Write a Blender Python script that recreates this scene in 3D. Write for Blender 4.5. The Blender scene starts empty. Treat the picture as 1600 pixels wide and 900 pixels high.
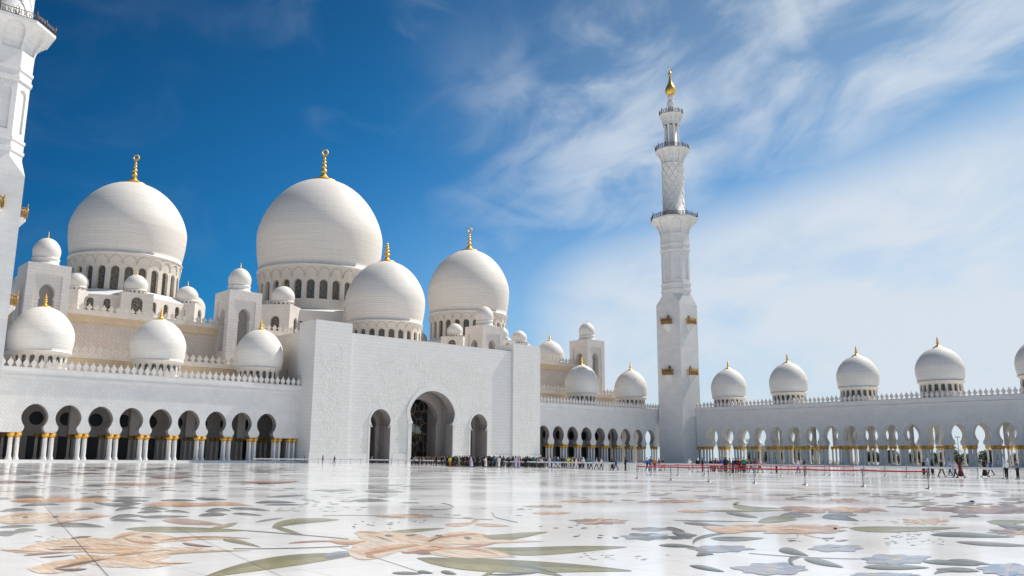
import bpy, bmesh, math, random
from mathutils import Vector, Matrix
random.seed(7)
PI = math.pi
S = bpy.context.scene
C = S.collection

# ---------------------------------------------------------------- camera
F_PX, PITCH, ROLL, YAW, EYE = 1360.23, math.radians(11.038), math.radians(0.475), math.radians(41.881), 1.482
_f = Vector((math.sin(YAW)*math.cos(PITCH), math.cos(YAW)*math.cos(PITCH), math.sin(PITCH)))
_r = Vector((math.cos(YAW), -math.sin(YAW), 0)); _u = _r.cross(_f)
CR = math.cos(ROLL)*_r + math.sin(ROLL)*_u
CU = -math.sin(ROLL)*_r + math.cos(ROLL)*_u
CF = _f
cd = bpy.data.cameras.new('camera'); cam = bpy.data.objects.new('camera', cd); C.objects.link(cam)
cd.sensor_width = 36; cd.lens = F_PX/1600*36; cd.clip_start = .1; cd.clip_end = 6000
M = Matrix.Identity(4)
for i in range(3):
    M[i][0] = CR[i]; M[i][1] = CU[i]; M[i][2] = -CF[i]
M[2][3] = EYE
cam.matrix_world = M
S.camera = cam

# ---------------------------------------------------------------- light and sky
SUN_EL, SUN_AZ = math.radians(52), math.radians(96)
w = bpy.data.worlds.new('World'); S.world = w; w.use_nodes = True
nt = w.node_tree; N = nt.nodes; L = nt.links; N.clear()
def wn(t, **k):
    n = N.new(t)
    for a, b in k.items(): setattr(n, a, b)
    return n
def wmath(op, a, b=None, c=None, clamp=False):
    n = wn('ShaderNodeMath', operation=op); n.use_clamp = clamp
    for i, v in enumerate((a, b, c)):
        if v is None: continue
        if isinstance(v, (int, float)): n.inputs[i].default_value = v
        else: L.new(v, n.inputs[i])
    return n.outputs[0]
out = wn('ShaderNodeOutputWorld'); bg = wn('ShaderNodeBackground'); bg.inputs[1].default_value = .085
sky = wn('ShaderNodeTexSky', sky_type='NISHITA'); sky.sun_disc = False
sky.sun_elevation = SUN_EL; sky.sun_rotation = SUN_AZ; sky.altitude = 0
sky.air_density = 1.0; sky.dust_density = .6; sky.ozone_density = 3.5
tc = wn('ShaderNodeTexCoord'); sep = wn('ShaderNodeSeparateXYZ'); L.new(tc.outputs['Generated'], sep.inputs[0])
def dot(v):
    n = wn('ShaderNodeVectorMath', operation='DOT_PRODUCT'); L.new(tc.outputs['Generated'], n.inputs[0]); n.inputs[1].default_value = v
    return n.outputs['Value']
side = dot((math.cos(YAW), -math.sin(YAW), 0)); elev = sep.outputs['Z']
# clear-sky colour: deep polarised blue high and away from the sun
deep = wn('ShaderNodeMix', data_type='RGBA', blend_type='MULTIPLY'); deep.inputs[0].default_value = 1
L.new(sky.outputs[0], deep.inputs[6]); 
dr = wn('ShaderNodeValToRGB'); L.new(wmath('MULTIPLY_ADD', side, .9, .55, True), dr.inputs[0])
dr.color_ramp.elements[0].color = (.016, .28, .50, 1); dr.color_ramp.elements[1].color = (.30, .86, 1.08, 1)
e = dr.color_ramp.elements.new(.45); e.color = (.12, .64, .95, 1)
dk = wn('ShaderNodeMapRange'); dk.interpolation_type = 'SMOOTHSTEP'; L.new(elev, dk.inputs[0])
for i_, q in enumerate((.12, .62, 1.18, .62)): dk.inputs[i_+1].default_value = q
dm = wn('ShaderNodeMix', data_type='RGBA', blend_type='MULTIPLY'); dm.inputs[0].default_value = 1; L.new(dr.outputs[0], dm.inputs[6]); L.new(dk.outputs[0], dm.inputs[7])
L.new(dm.outputs[2], deep.inputs[7])
# cirrus: long streaks rising to the right, a broad bank low on the right
rt = wmath('ADD', elev, wmath('MULTIPLY', side, -.27))                     # across the streaks
al = wmath('ADD', side, wmath('MULTIPLY', elev, .27))                      # along them
cmb = wn('ShaderNodeCombineXYZ'); L.new(al, cmb.inputs[0]); L.new(rt, cmb.inputs[1])
def noise(scale, detail, rough, dist, sx, sy, off):
    m_ = wn('ShaderNodeMapping'); L.new(cmb.outputs[0], m_.inputs[0]); m_.inputs['Scale'].default_value = (sx, sy, 1); m_.inputs['Location'].default_value = (off, off*.7, 0)
    n_ = wn('ShaderNodeTexNoise'); L.new(m_.outputs[0], n_.inputs[0]); n_.inputs['Scale'].default_value = scale; n_.inputs['Detail'].default_value = detail
    n_.inputs['Roughness'].default_value = rough; n_.inputs['Distortion'].default_value = dist
    return n_.outputs[0]
def rng(v, a0, a1, b0=0.0, b1=1.0):
    n_ = wn('ShaderNodeMapRange'); n_.interpolation_type = 'SMOOTHSTEP'; L.new(v, n_.inputs[0])
    for i_, q in enumerate((a0, a1, b0, b1)): n_.inputs[i_+1].default_value = q
    return n_.outputs[0]
nA = noise(3.2, 8, .55, .5, 1.0, 2.1, 3.1); nB = noise(8, 8, .52, 1.1, 1.0, 1.7, 7.7); nC = noise(1.6, 3, .5, 0, 1, 1.6, 1.3)
bank = wmath('MULTIPLY', rng(rt, .26, .15), rng(side, -.05, .10, 0, 1))
bank = wmath('MULTIPLY', bank, rng(wmath('ADD', wmath('MULTIPLY', nA, .65), wmath('MULTIPLY', nB, .35)), .34, .58, .66, 1))
up = wmath('MULTIPLY', wmath('MULTIPLY', rng(rt, .16, .29), rng(rt, .54, .38)), rng(side, -.16, .14))
up = wmath('MULTIPLY', up, rng(wmath('ADD', wmath('MULTIPLY', nA, .6), wmath('MULTIPLY', nB, .4)), 
    .40, .62, .10, .80))
wisp = wmath('MULTIPLY', rng(wmath('ADD', wmath('MULTIPLY', nC, .55), wmath('MULTIPLY', nB, .45)), .48, .72, 0, .40), rng(side, -.35, .05, .12, 1))
lowhz = wmath('MULTIPLY', rng(elev, .36, .04, 0, .8), rng(side, -.32, .28))
veil = wmath('MULTIPLY', rng(side, -.2, .5), .15)
den = wmath('MAXIMUM', wmath('MAXIMUM', bank, up), wmath('MAXIMUM', wisp, lowhz))
den = wmath('ADD', wmath('MULTIPLY', den, .92), veil, None, True)
cr = wn('ShaderNodeMapRange'); L.new(den, cr.inputs[0]); cr.inputs[4].default_value = .97
mx = wn('ShaderNodeMix', data_type='RGBA'); L.new(cr.outputs[0], mx.inputs[0]); L.new(deep.outputs[2], mx.inputs[6])
mx.inputs[7].default_value = (7.1, 7.8, 8.6, 1)
L.new(mx.outputs[2], bg.inputs[0]); L.new(bg.outputs[0], out.inputs[0])

sd = bpy.data.lights.new('sun', 'SUN'); sd.energy = 4.7; sd.angle = math.radians(.5); sd.color = (1, .94, .86)
so = bpy.data.objects.new('sun', sd); C.objects.link(so)
sv = Vector((math.sin(SUN_AZ)*math.cos(SUN_EL), math.cos(SUN_AZ)*math.cos(SUN_EL), math.sin(SUN_EL)))
so.rotation_euler = sv.to_track_quat('Z', 'Y').to_euler(); so.location = (100, 0, 150)

S.view_settings.view_transform = 'Standard'; S.view_settings.look = 'None'
S.view_settings.exposure = 0.2; S.view_settings.gamma = 1
S.render.engine = 'CYCLES'
S.cycles.max_bounces = 7; S.cycles.diffuse_bounces = 4; S.cycles.glossy_bounces = 4

def ray(x, y): return CF + CR*((x-800)/F_PX) - CU*((y-450)/F_PX)
def G(x, y, z=0):                       # a point of the floor
    d = ray(x, y); t = (z-EYE)/d.z
    return Vector((d.x*t, d.y*t, z))

# ---------------------------------------------------------------- materials
def mat(name, col, rough=.5, metal=0, spec=.5, build=None):
    m = bpy.data.materials.new(name); m.use_nodes = True
    n = m.node_tree; b = n.nodes['Principled BSDF']
    b.inputs['Base Color'].default_value = (*col, 1); b.inputs['Roughness'].default_value = rough
    b.inputs['Metallic'].default_value = metal; b.inputs['Specular IOR Level'].default_value = spec
    if build: build(n, b)
    return m
def nd(n, t, ins=None, **k):
    x = n.nodes.new(t)
    for a, b in k.items(): setattr(x, a, b)
    for a, b in (ins or {}).items():
        if hasattr(b, 'is_linked') or isinstance(b, bpy.types.NodeSocket): n.links.new(b, x.inputs[a])
        else: x.inputs[a].default_value = b
    return x
def uvmap(n, scale=(1, 1, 1), rot=0, loc=(0, 0, 0)):
    t = nd(n, 'ShaderNodeTexCoord')
    m = nd(n, 'ShaderNodeMapping', {0: t.outputs['UV']})
    m.inputs['Scale'].default_value = scale; m.inputs['Rotation'].default_value = (0, 0, rot); m.inputs['Location'].default_value = loc
    return m.outputs[0]
def brick(n, vec, bw, bh, mortar=.02, c1=(.8, .8, .8, 1), c2=(.7, .7, .7, 1), cm=(.4, .4, .4, 1), off=.5):
    b = nd(n, 'ShaderNodeTexBrick', {'Vector': vec, 'Color1': c1, 'Color2': c2, 'Mortar': cm, 'Scale': 1.0, 'Mortar Size': mortar,
                                     'Mortar Smooth': .1, 'Bias': 0.0, 'Brick Width': bw, 'Row Height': bh})
    b.offset = off
    return b
def marble(name, col, bw, bh, mort=.035, var=.06, rough=.62, rot=0, bump=.25, dark=.78, pat=None):
    def bd(n, b):
        v = uvmap(n, rot=rot)
        lo = tuple(c*(1-var) for c in col)+(1,); hi = col+(1,)
        br = brick(n, v, bw, bh, mort, hi, lo, tuple(c*dark for c in col)+(1,))
        no = nd(n, 'ShaderNodeTexNoise', {'Vector': uvmap(n), 'Scale': .35, 'Detail': 6.0, 'Roughness': .6})
        if pat: nm_ = uvmap(n, (.05, 1.3, 1)); n.links.new(nm_, no.inputs['Vector']); no.inputs['Scale'].default_value = 1.0
        rr = nd(n, 'ShaderNodeMapRange', {0: no.outputs[0], 1: .3, 2: .7, 3: .93, 4: 1.04})
        mu = nd(n, 'ShaderNodeMix', {0: 1.0, 6: br.outputs[0], 7: rr.outputs[0]}, data_type='RGBA', blend_type='MULTIPLY')
        n.links.new(mu.outputs[2], b.inputs['Base Color'])
        bp = nd(n, 'ShaderNodeBump', {'Strength': bump, 'Distance': .05, 'Height': br.outputs[1]}); bp.invert = True
        n.links.new(bp.outputs[0], b.inputs['Normal'])
    return mat(name, col, rough, spec=.3, build=bd)
W = (.76, .745, .72)
m_wall = marble('marble_wall', W, 1.5, .75, .03, .07)
m_dome = marble('dome_marble', (.81, .76, .70), 5.5, .55, .07, .05, rough=.65, dark=.80, pat=1)
m_rowdome = marble('arcade_dome_marble', (.80, .765, .715), 2.6, .42, .045, .05, rough=.65, dark=.82, bump=.2, pat=1)
m_domes = marble('small_dome_marble', (.78, .74, .69), .9, .3, .02, .03, rough=.6, dark=.88, bump=.1)
m_weave = marble('woven_marble', (.75, .74, .725), 1.0, .5, .05, .07, rot=PI/4, bump=.3, dark=.86)
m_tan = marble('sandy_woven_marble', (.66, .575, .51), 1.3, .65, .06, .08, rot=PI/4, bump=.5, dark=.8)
m_band = marble('ochre_band', (.72, .56, .38), 1.2, .8, .03, .08)
m_plain = marble('plain_marble', (.76, .75, .735), 2.2, 1.1, .02, .05)
m_hall = marble('hall_marble', (.76, .715, .675), 1.4, .7, .03, .06)
m_warm = marble('warm_marble', (.76, .69, .61), 1.3, .6, .03, .06)
m_int_shade = marble('shade_toned_marble', (.36, .33, .31), 1.5, .8, .03, .06)  # white marble with the shade of interiors and niches put into its colour
def relief(name, kind):
    def bd(n, b):
        v = uvmap(n)
        br = brick(n, v, 1.6, .8, .025, (*W, 1), (.725, .71, .69, 1), (.56, .55, .53, 1))
        ns = nd(n, 'ShaderNodeTexNoise', {'Vector': v, 'Scale': .35, 'Detail': 2.0})
        ad = nd(n, 'ShaderNodeVectorMath', {0: v}, operation='ADD')
        sc = nd(n, 'ShaderNodeVectorMath', {0: ns.outputs['Color'], 1: (3.2, 3.2, 0)}, operation='MULTIPLY'); n.links.new(sc.outputs[0], ad.inputs[1])
        vo = nd(n, 'ShaderNodeTexVoronoi', {'Vector': ad.outputs[0], 'Scale': .95}, feature='DISTANCE_TO_EDGE')
        wv = nd(n, 'ShaderNodeTexWave', {'Vector': ad.outputs[0], 'Scale': .5, 'Distortion': 9.0, 'Detail': 2.0, 'Detail Scale': 1.4})
        s1 = nd(n, 'ShaderNodeMapRange', {0: vo.outputs['Distance'], 1: .02, 2: .14, 3: 1.0, 4: 0.0})
        s2 = nd(n, 'ShaderNodeMapRange', {0: wv.outputs[1], 1: .62, 2: .8, 3: 0.0, 4: 1.0})
        hh = nd(n, 'ShaderNodeMath', {0: s1.outputs[0], 1: s2.outputs[0]}, operation='MAXIMUM')
        sx = nd(n, 'ShaderNodeSeparateXYZ', {0: v})
        # where the carving grows: a tapering spray on the towers, a wide canopy over the arch
        if kind == 'tower':
            du = nd(n, 'ShaderNodeMath', {0: sx.outputs[0], 1: 0.0}, operation='ABSOLUTE' if False else 'ADD')
            ab = nd(n, 'ShaderNodeMath', {0: du.outputs[0]}, operation='ABSOLUTE')
            mk = nd(n, 'ShaderNodeMapRange', {0: ab.outputs[0], 1: 2.1, 2: 3.6, 3: 1.0, 4: 0.0})
            mz = nd(n, 'ShaderNodeMapRange', {0: sx.outputs[1], 1: 24.0, 2: 28.0, 3: 1.0, 4: 0.0})
        else:
            ab = nd(n, 'ShaderNodeMath', {0: sx.outputs[0]}, operation='ABSOLUTE')
            wd = nd(n, 'ShaderNodeMapRange', {0: sx.outputs[1], 1: 10.0, 2: 25.0, 3: 2.0, 4: 6.0})
            a2 = nd(n, 'ShaderNodeMath', {0: ab.outputs[0], 1: wd.outputs[0]}, operation='ADD')
            mk = nd(n, 'ShaderNodeMapRange', {0: a2.outputs[0], 1: 20.0, 2: 24.5, 3: 1.0, 4: 0.0})
            mz = nd(n, 'ShaderNodeMapRange', {0: sx.outputs[1], 1: 24.0, 2: 27.0, 3: 1.0, 4: 0.0})
        big = nd(n, 'ShaderNodeTexNoise', {'Vector': v, 'Scale': .22, 'Detail': 3.0})
        bm2 = nd(n, 'ShaderNodeMapRange', {0: big.outputs[0], 1: .40, 2: .52, 3: 0.15, 4: 1.0})
        k1 = nd(n, 'ShaderNodeMath', {0: mk.outputs[0], 1: mz.outputs[0]}, operation='MULTIPLY')
        k2 = nd(n, 'ShaderNodeMath', {0: k1.outputs[0], 1: bm2.outputs[0]}, operation='MULTIPLY')
        k = nd(n, 'ShaderNodeMath', {0: k2.outputs[0], 1: hh.outputs[0]}, operation='MULTIPLY')
        cm = nd(n, 'ShaderNodeMix', {0: k.outputs[0], 6: br.outputs[0], 7: (.70, .69, .64, 1)}, data_type='RGBA')
        n.links.new(cm.outputs[2], b.inputs['Base Color'])
        h2 = nd(n, 'ShaderNodeMath', {0: br.outputs[1], 1: -.12}, operation='MULTIPLY')
        h3 = nd(n, 'ShaderNodeMath', {0: k.outputs[0], 1: h2.outputs[0]}, operation='ADD')
        bp = nd(n, 'ShaderNodeBump', {'Strength': .55, 'Distance': .10, 'Height': h3.outputs[0]})
        n.links.new(bp.outputs[0], b.inputs['Normal'])
    return mat(name, W, .5, build=bd)
m_rel_t = relief('carved_tower_marble', 'tower')
m_rel_c = relief('carved_portal_marble', 'centre')
m_gold = mat('gold', (.80, .50, .11), .42, .75)
def gcap(n, b):
    v = nd(n, 'ShaderNodeTexCoord')
    no = nd(n, 'ShaderNodeTexNoise', {'Vector': v.outputs['Object'], 'Scale': 9.0, 'Detail': 3.0})
    bp = nd(n, 'ShaderNodeBump', {'Strength': .9, 'Distance': .08, 'Height': no.outputs[0]}); n.links.new(bp.outputs[0], b.inputs['Normal'])
m_cap = mat('gilded_capital', (.80, .47, .10), .38, .75, build=gcap)
m_rail = mat('bronze_rail', (.10, .065, .035), .5, .3)
m_grail = mat('gilt_rail', (.40, .23, .055), .5, .45)
def colm(n, b):
    v = uvmap(n)
    vo = nd(n, 'ShaderNodeTexVoronoi', {'Vector': v, 'Scale': 3.2})
    s = nd(n, 'ShaderNodeMapRange', {0: vo.outputs['Distance'], 1: .16, 2: .24, 3: 1.0, 4: 0.0})
    c = nd(n, 'ShaderNodeMix', {0: s.outputs[0], 6: (.80, .785, .765, 1), 7: (.36, .30, .30, 1)}, data_type='RGBA'); n.links.new(c.outputs[2], b.inputs['Base Color'])
m_col = mat('inlaid_column_marble', (.8, .78, .76), .3, build=colm)
def glassy(name, base, line, scale, wd):
    def bd(n, b):
        v = uvmap(n)
        vo = nd(n, 'ShaderNodeTexVoronoi', {'Vector': v, 'Scale': scale}, feature='DISTANCE_TO_EDGE')
        s = nd(n, 'ShaderNodeMapRange', {0: vo.outputs['Distance'], 1: wd*.5, 2: wd, 3: 1.0, 4: 0.0})
        c = nd(n, 'ShaderNodeMix', {0: s.outputs[0], 6: (*base, 1), 7: (*line, 1)}, data_type='RGBA'); n.links.new(c.outputs[2], b.inputs['Base Color'])
    return mat(name, base, .2, build=bd)
m_win = glassy('lattice_window', (.07, .065, .05), (.20, .17, .13), 1.6, .09)
m_door = glassy('flower_glass', (.015, .018, .02), (.17, .13, .09), .55, .05)
m_fan = glassy('pale_fan_glass', (.30, .36, .36), (.10, .09, .07), .5, .08)
m_dark = mat('dark_glass', (.010, .012, .015), .35, spec=.25)
m_wood = mat('brown_wood', (.17, .085, .035), .5)
m_step = marble('step_marble', (.80, .79, .77), 2.4, .5, .02, .03, rough=.35)

def floorbd(n, b):
    t = nd(n, 'ShaderNodeTexCoord'); v = t.outputs['Object']
    mp = nd(n, 'ShaderNodeMapping', {0: v}); mp.inputs['Rotation'].default_value = (0, 0, .0)
    br = brick(n, mp.outputs[0], 1.2, 1.2, .007, (.87, .865, .86, 1), (.835, .83, .83, 1), (.52, .51, .51, 1), 0)
    no = nd(n, 'ShaderNodeTexNoise', {'Vector': v, 'Scale': .5, 'Detail': 8.0, 'Roughness': .65, 'Distortion': 1.2})
    r = nd(n, 'ShaderNodeMapRange', {0: no.outputs[0], 1: .3, 2: .7, 3: .90, 4: 1.03})
    mu = nd(n, 'ShaderNodeMix', {0: 1.0, 6: br.outputs[0], 7: r.outputs[0]}, data_type='RGBA', blend_type='MULTIPLY')
    n.links.new(mu.outputs[2], b.inputs['Base Color'])
    n3 = nd(n, 'ShaderNodeTexNoise', {'Vector': v, 'Scale': .18, 'Detail': 4.0})
    rg = nd(n, 'ShaderNodeMapRange', {0: n3.outputs[0], 1: .35, 2: .65, 3: .08, 4: .17}); n.links.new(rg.outputs[0], b.inputs['Roughness'])
    n4 = nd(n, 'ShaderNodeTexNoise', {'Vector': v, 'Scale': .8, 'Detail': 3.0})
    bp = nd(n, 'ShaderNodeBump', {'Strength': .05, 'Distance': .03, 'Height': n4.outputs[0]}); n.links.new(bp.outputs[0], b.inputs['Normal'])
m_floor = mat('polished_marble_floor', (.8, .8, .8), .15, spec=.42, build=floorbd)
def inlbd(n, b):
    a = nd(n, 'ShaderNodeVertexColor'); a.layer_name = 'tint'
    v = nd(n, 'ShaderNodeTexCoord')
    mp = nd(n, 'ShaderNodeMapping', {0: v.outputs['Object']}); mp.inputs['Rotation'].default_value = (0, 0, -.75); mp.inputs['Scale'].default_value = (9, 1.6, 1)
    no = nd(n, 'ShaderNodeTexNoise', {'Vector': mp.outputs[0], 'Scale': 1.3, 'Detail': 7.0, 'Roughness': .65})
    r = nd(n, 'ShaderNodeMapRange', {0: no.outputs[0], 1: .3, 2: .7, 3: .45, 4: 1.3})
    mu = nd(n, 'ShaderNodeMix', {0: 1.0, 6: a.outputs[0], 7: r.outputs[0]}, data_type='RGBA', blend_type='MULTIPLY')
    n.links.new(mu.outputs[2], b.inputs['Base Color'])
m_inlay = mat('stone_inlay', (.5, .4, .3), .16, build=inlbd)
m_grass = mat('lawn', (.07, .10, .035), .9)
m_ground = mat('pale_paving', (.5, .48, .44), .8)

# ---------------------------------------------------------------- mesh builder
class MB:
    def __init__(s): s.v = []; s.f = []; s.uv = []; s.mi = []; s.sm = []
    def face(s, pts, uvs=None, mi=0, smooth=False):
        b = len(s.v); s.v += [tuple(p) for p in pts]; s.f.append(tuple(range(b, b+len(pts))))
        if uvs is None:
            a = Vector(pts[1])-Vector(pts[0]); c = Vector(pts[-1])-Vector(pts[0]); nn = a.cross(c)
            ax = max(range(3), key=lambda i: abs(nn[i]))
            o = [(1, 2), (0, 2), (0, 1)][ax]
            uvs = [(p[o[0]], p[o[1]]) for p in pts]
        s.uv.append(list(uvs)); s.mi.append(mi); s.sm.append(smooth)
    def box(s, x0, x1, y0, y1, z0, z1, mi=0, bottom=True):
        P = lambda x, y, z: (x, y, z)
        s.face([P(x0,y0,z0), P(x1,y0,z0), P(x1,y0,z1), P(x0,y0,z1)], mi=mi)
        s.face([P(x1,y1,z0), P(x0,y1,z0), P(x0,y1,z1), P(x1,y1,z1)], mi=mi)
        s.face([P(x0,y1,z0), P(x0,y0,z0), P(x0,y0,z1), P(x0,y1,z1)], mi=mi)
        s.face([P(x1,y0,z0), P(x1,y1,z0), P(x1,y1,z1), P(x1,y0,z1)], mi=mi)
        s.face([P(x0,y0,z1), P(x1,y0,z1), P(x1,y1,z1), P(x0,y1,z1)], mi=mi)
        if bottom: s.face([P(x0,y1,z0), P(x1,y1,z0), P(x1,y0,z0), P(x0,y0,z0)], mi=mi)
    def lathe(s, prof, n=32, cx=0, cy=0, mi=0, smooth=True, rot=0, cap=False):
        b = len(s.v); m = len(prof); al = [0]
        for i in range(1, m): al.append(al[-1]+math.hypot(prof[i][0]-prof[i-1][0], prof[i][1]-prof[i-1][1]))
        rm = max(p[0] for p in prof)
        for j in range(n):
            a = rot+2*PI*j/n; c, d = math.cos(a), math.sin(a)
            for r, z in prof: s.v.append((cx+r*c, cy+r*d, z))
        for j in range(n):
            k = (j+1) % n
            for i in range(m-1):
                u0, u1 = 2*PI*rm*j/n, 2*PI*rm*(j+1)/n
                s.f.append((b+j*m+i, b+k*m+i, b+k*m+i+1, b+j*m+i+1)); s.uv.append([(u0, al[i]), (u1, al[i]), (u1, al[i+1]), (u0, al[i+1])])
                s.mi.append(mi); s.sm.append(smooth)
        if cap: s.face([s.v[b+j*m+m-1] for j in range(n)], mi=mi)
    def tube(s, p0, p1, r, n=6, mi=0, r1=None, smooth=True):
        p0 = Vector(p0); p1 = Vector(p1); d = (p1-p0).normalized()
        a = d.orthogonal().normalized(); c = d.cross(a); r1 = r if r1 is None else r1
        b = len(s.v)
        for j in range(n):
            t = 2*PI*j/n; o = a*math.cos(t)+c*math.sin(t)
            s.v.append(tuple(p0+o*r)); s.v.append(tuple(p1+o*r1))
        for j in range(n):
            k = (j+1) % n
            s.f.append((b+2*j, b+2*k, b+2*k+1, b+2*j+1)); s.uv.append([(j, 0), (j+1, 0), (j+1, 1), (j, 1)]); s.mi.append(mi); s.sm.append(smooth)
        s.f.append(tuple(b+2*j for j in range(n))[::-1]); s.uv.append([(0, 0)]*n); s.mi.append(mi); s.sm.append(False)
        s.f.append(tuple(b+2*j+1 for j in range(n))); s.uv.append([(0, 0)]*n); s.mi.append(mi); s.sm.append(False)
    def prism(s, poly, mapf, t, mi=0):          # poly in (u,z); mapf(u,z,d)
        n = len(poly)
        s.face([mapf(u, z, 0) for u, z in poly], uvs=poly, mi=mi)
        s.face([mapf(u, z, t) for u, z in poly][::-1], uvs=poly[::-1], mi=mi)
        for i in range(n):
            a, b = poly[i], poly[(i+1) % n]
            s.face([mapf(*a, 0), mapf(*a, t), mapf(*b, t), mapf(*b, 0)], uvs=[a, (a[0]+t, a[1]), (b[0]+t, b[1]), b], mi=mi)
    def archcell(s, ul, ur, uc, out, ztop, mapf, t, mi=0, back=True, under=True, rmi=None, smooth=False, zs=None):
        # a wall cell from ul to ur with an opening of half widths out=[(hw,z)...] round uc
        rmi = mi if rmi is None else rmi
        for sg, ue in ((-1, ul), (1, ur)):
            for i in range(len(out)-1):
                (h0, z0), (h1, z1) = out[i], out[i+1]
                a, b = uc+sg*h0, uc+sg*h1
                if abs(z1-z0) > 1e-6:
                    q = [(ue, z0), (a, z0), (b, z1), (ue, z1)]
                    if sg > 0: q = q[::-1]
                    s.face([mapf(u, z, 0) for u, z in q], uvs=q, mi=mi, smooth=smooth)
                    if back: s.face([mapf(u, z, t) for u, z in q][::-1], uvs=q[::-1], mi=rmi)
                s.face([mapf(a, z0, 0), mapf(a, z0, t), mapf(b, z1, t), mapf(b, z1, 0)], uvs=[(0, z0), (t, z0), (t, z1), (0, z1)], mi=rmi)
            if under:
                z0 = out[0][1]; a = uc+sg*out[0][0]
                s.face([mapf(ue, z0, 0), mapf(ue, z0, t), mapf(a, z0, t), mapf(a, z0, 0)], uvs=[(ue, 0), (ue, t), (a, t), (a, 0)], mi=rmi)
        za = out[-1][1]
        if ztop > za+1e-6:
            q = [(ul, za), (ur, za), (ur, ztop), (ul, ztop)]
            s.face([mapf(u, z, 0) for u, z in q], uvs=q, mi=mi, smooth=smooth)
            if back: s.face([mapf(u, z, t) for u, z in q][::-1], uvs=q[::-1], mi=rmi)
    def pane(s, uc, out, mapf, d, mi=0):
        for i in range(len(out)-1):
            (h0, z0), (h1, z1) = out[i], out[i+1]
            if abs(z1-z0) < 1e-6: continue
            q = [(uc-h0, z0), (uc+h0, z0), (uc+h1, z1), (uc-h1, z1)]
            if h1 < 1e-6: q = q[:3]
            if h0 < 1e-6: continue
            s.face([mapf(u, z, d) for u, z in q], uvs=q, mi=mi)
    def mesh(s, name, mats):
        me = bpy.data.meshes.new(name); me.from_pydata(s.v, [], s.f)
        ul = me.uv_layers.new(name='UVMap')
        fl = []
        for u in s.uv:
            for a in u: fl += [a[0], a[1]]
        ul.data.foreach_set('uv', fl)
        me.polygons.foreach_set('material_index', s.mi); me.polygons.foreach_set('use_smooth', s.sm)
        for m in (mats if isinstance(mats, (list, tuple)) else [mats]): me.materials.append(m)
        me.update()
        return me
    def build(s, name, mats, parent=None, loc=None): return obj(name, s.mesh(name, mats), parent, loc)
def obj(name, me, parent=None, loc=None, scale=None, rotz=0):
    o = bpy.data.objects.new(name, me); C.objects.link(o)
    if parent: o.parent = parent
    if loc is not None: o.location = loc
    if scale is not None: o.scale = (scale, scale, scale) if isinstance(scale, (int, float)) else scale
    if rotz: o.rotation_euler = (0, 0, rotz)
    return o
def tag(o, label, cat, group=None, kind=None):
    if label: o['label'] = label
    if cat: o['category'] = cat
    if group: o['group'] = group
    if kind: o['kind'] = kind
    return o
def thing(name, label, cat, loc=(0, 0, 0), group=None):
    o = bpy.data.objects.new(name, None); C.objects.link(o); o.location = loc; o.empty_display_size = .5
    return tag(o, label, cat, group)

def keyhole(hb, zb, hp, zp, hm, zm, za, n=9, flare=True):
    o = [(hb, zb)]
    if flare and hb > hp:
        for i in range(1, 5):
            t = i/4; o.append((hb-(hb-hp)*math.sin(t*PI/2), zb+(zp-zb)*(1-math.cos(t*PI/2))*.55+(zp-zb)*t*.45))
    else: o.append((hb, zp))
    ph = math.acos(min(1, hp/hm)); b = (zm-zp)/math.sin(ph) if ph > 1e-3 else 1
    if abs(o[-1][0]-hp) > 1e-4: o.append((hp, zp+1e-4))
    for i in range(1, 6):
        a = ph*(1-i/5); o.append((hm*math.cos(a), zm-b*math.sin(a)))
    for i in range(1, n+1):
        a = i/n*PI/2; o.append((hm*(.62*math.cos(a)+.38*(1-(i/n)**1.15)), zm+(za-zm)*math.sin(a)))
    o[-1] = (0, za)
    return o
def roundarch(h, z0, z1, n=7):
    o = [(h, z0)]; zs = z1-h
    for i in range(n+1):
        a = i/n*PI/2; o.append((h*math.cos(a), zs+h*math.sin(a)))
    o[-1] = (0, z1)
    return o

MER = [(.42, 0), (.20, .26), (.50, .74), (.55, .92), (.36, 1.2), (.13, 1.5), (0, 1.85)]
def cresting(mb, u0, u1, z, mapf, sp=1.28, t=.3, h=1.0, mi=0):
    n = max(1, int(round((u1-u0)/sp))); sp = (u1-u0)/n
    for i in range(n):
        c = u0+(i+.5)*sp
        pl = [(c+a*sp/1.37, z+b*h) for a, b in MER]+[(c-a*sp/1.37, z+b*h) for a, b in MER[-2::-1]]
        mb.prism(pl, mapf, t, mi)
    q = [(u0, z-.02), (u1, z-.02), (u1, z+.16*h), (u0, z+.16*h)]
    mb.prism(q, lambda u, zz, d: mapf(u, zz, d*1.0+.05), t*.7, mi)

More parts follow.
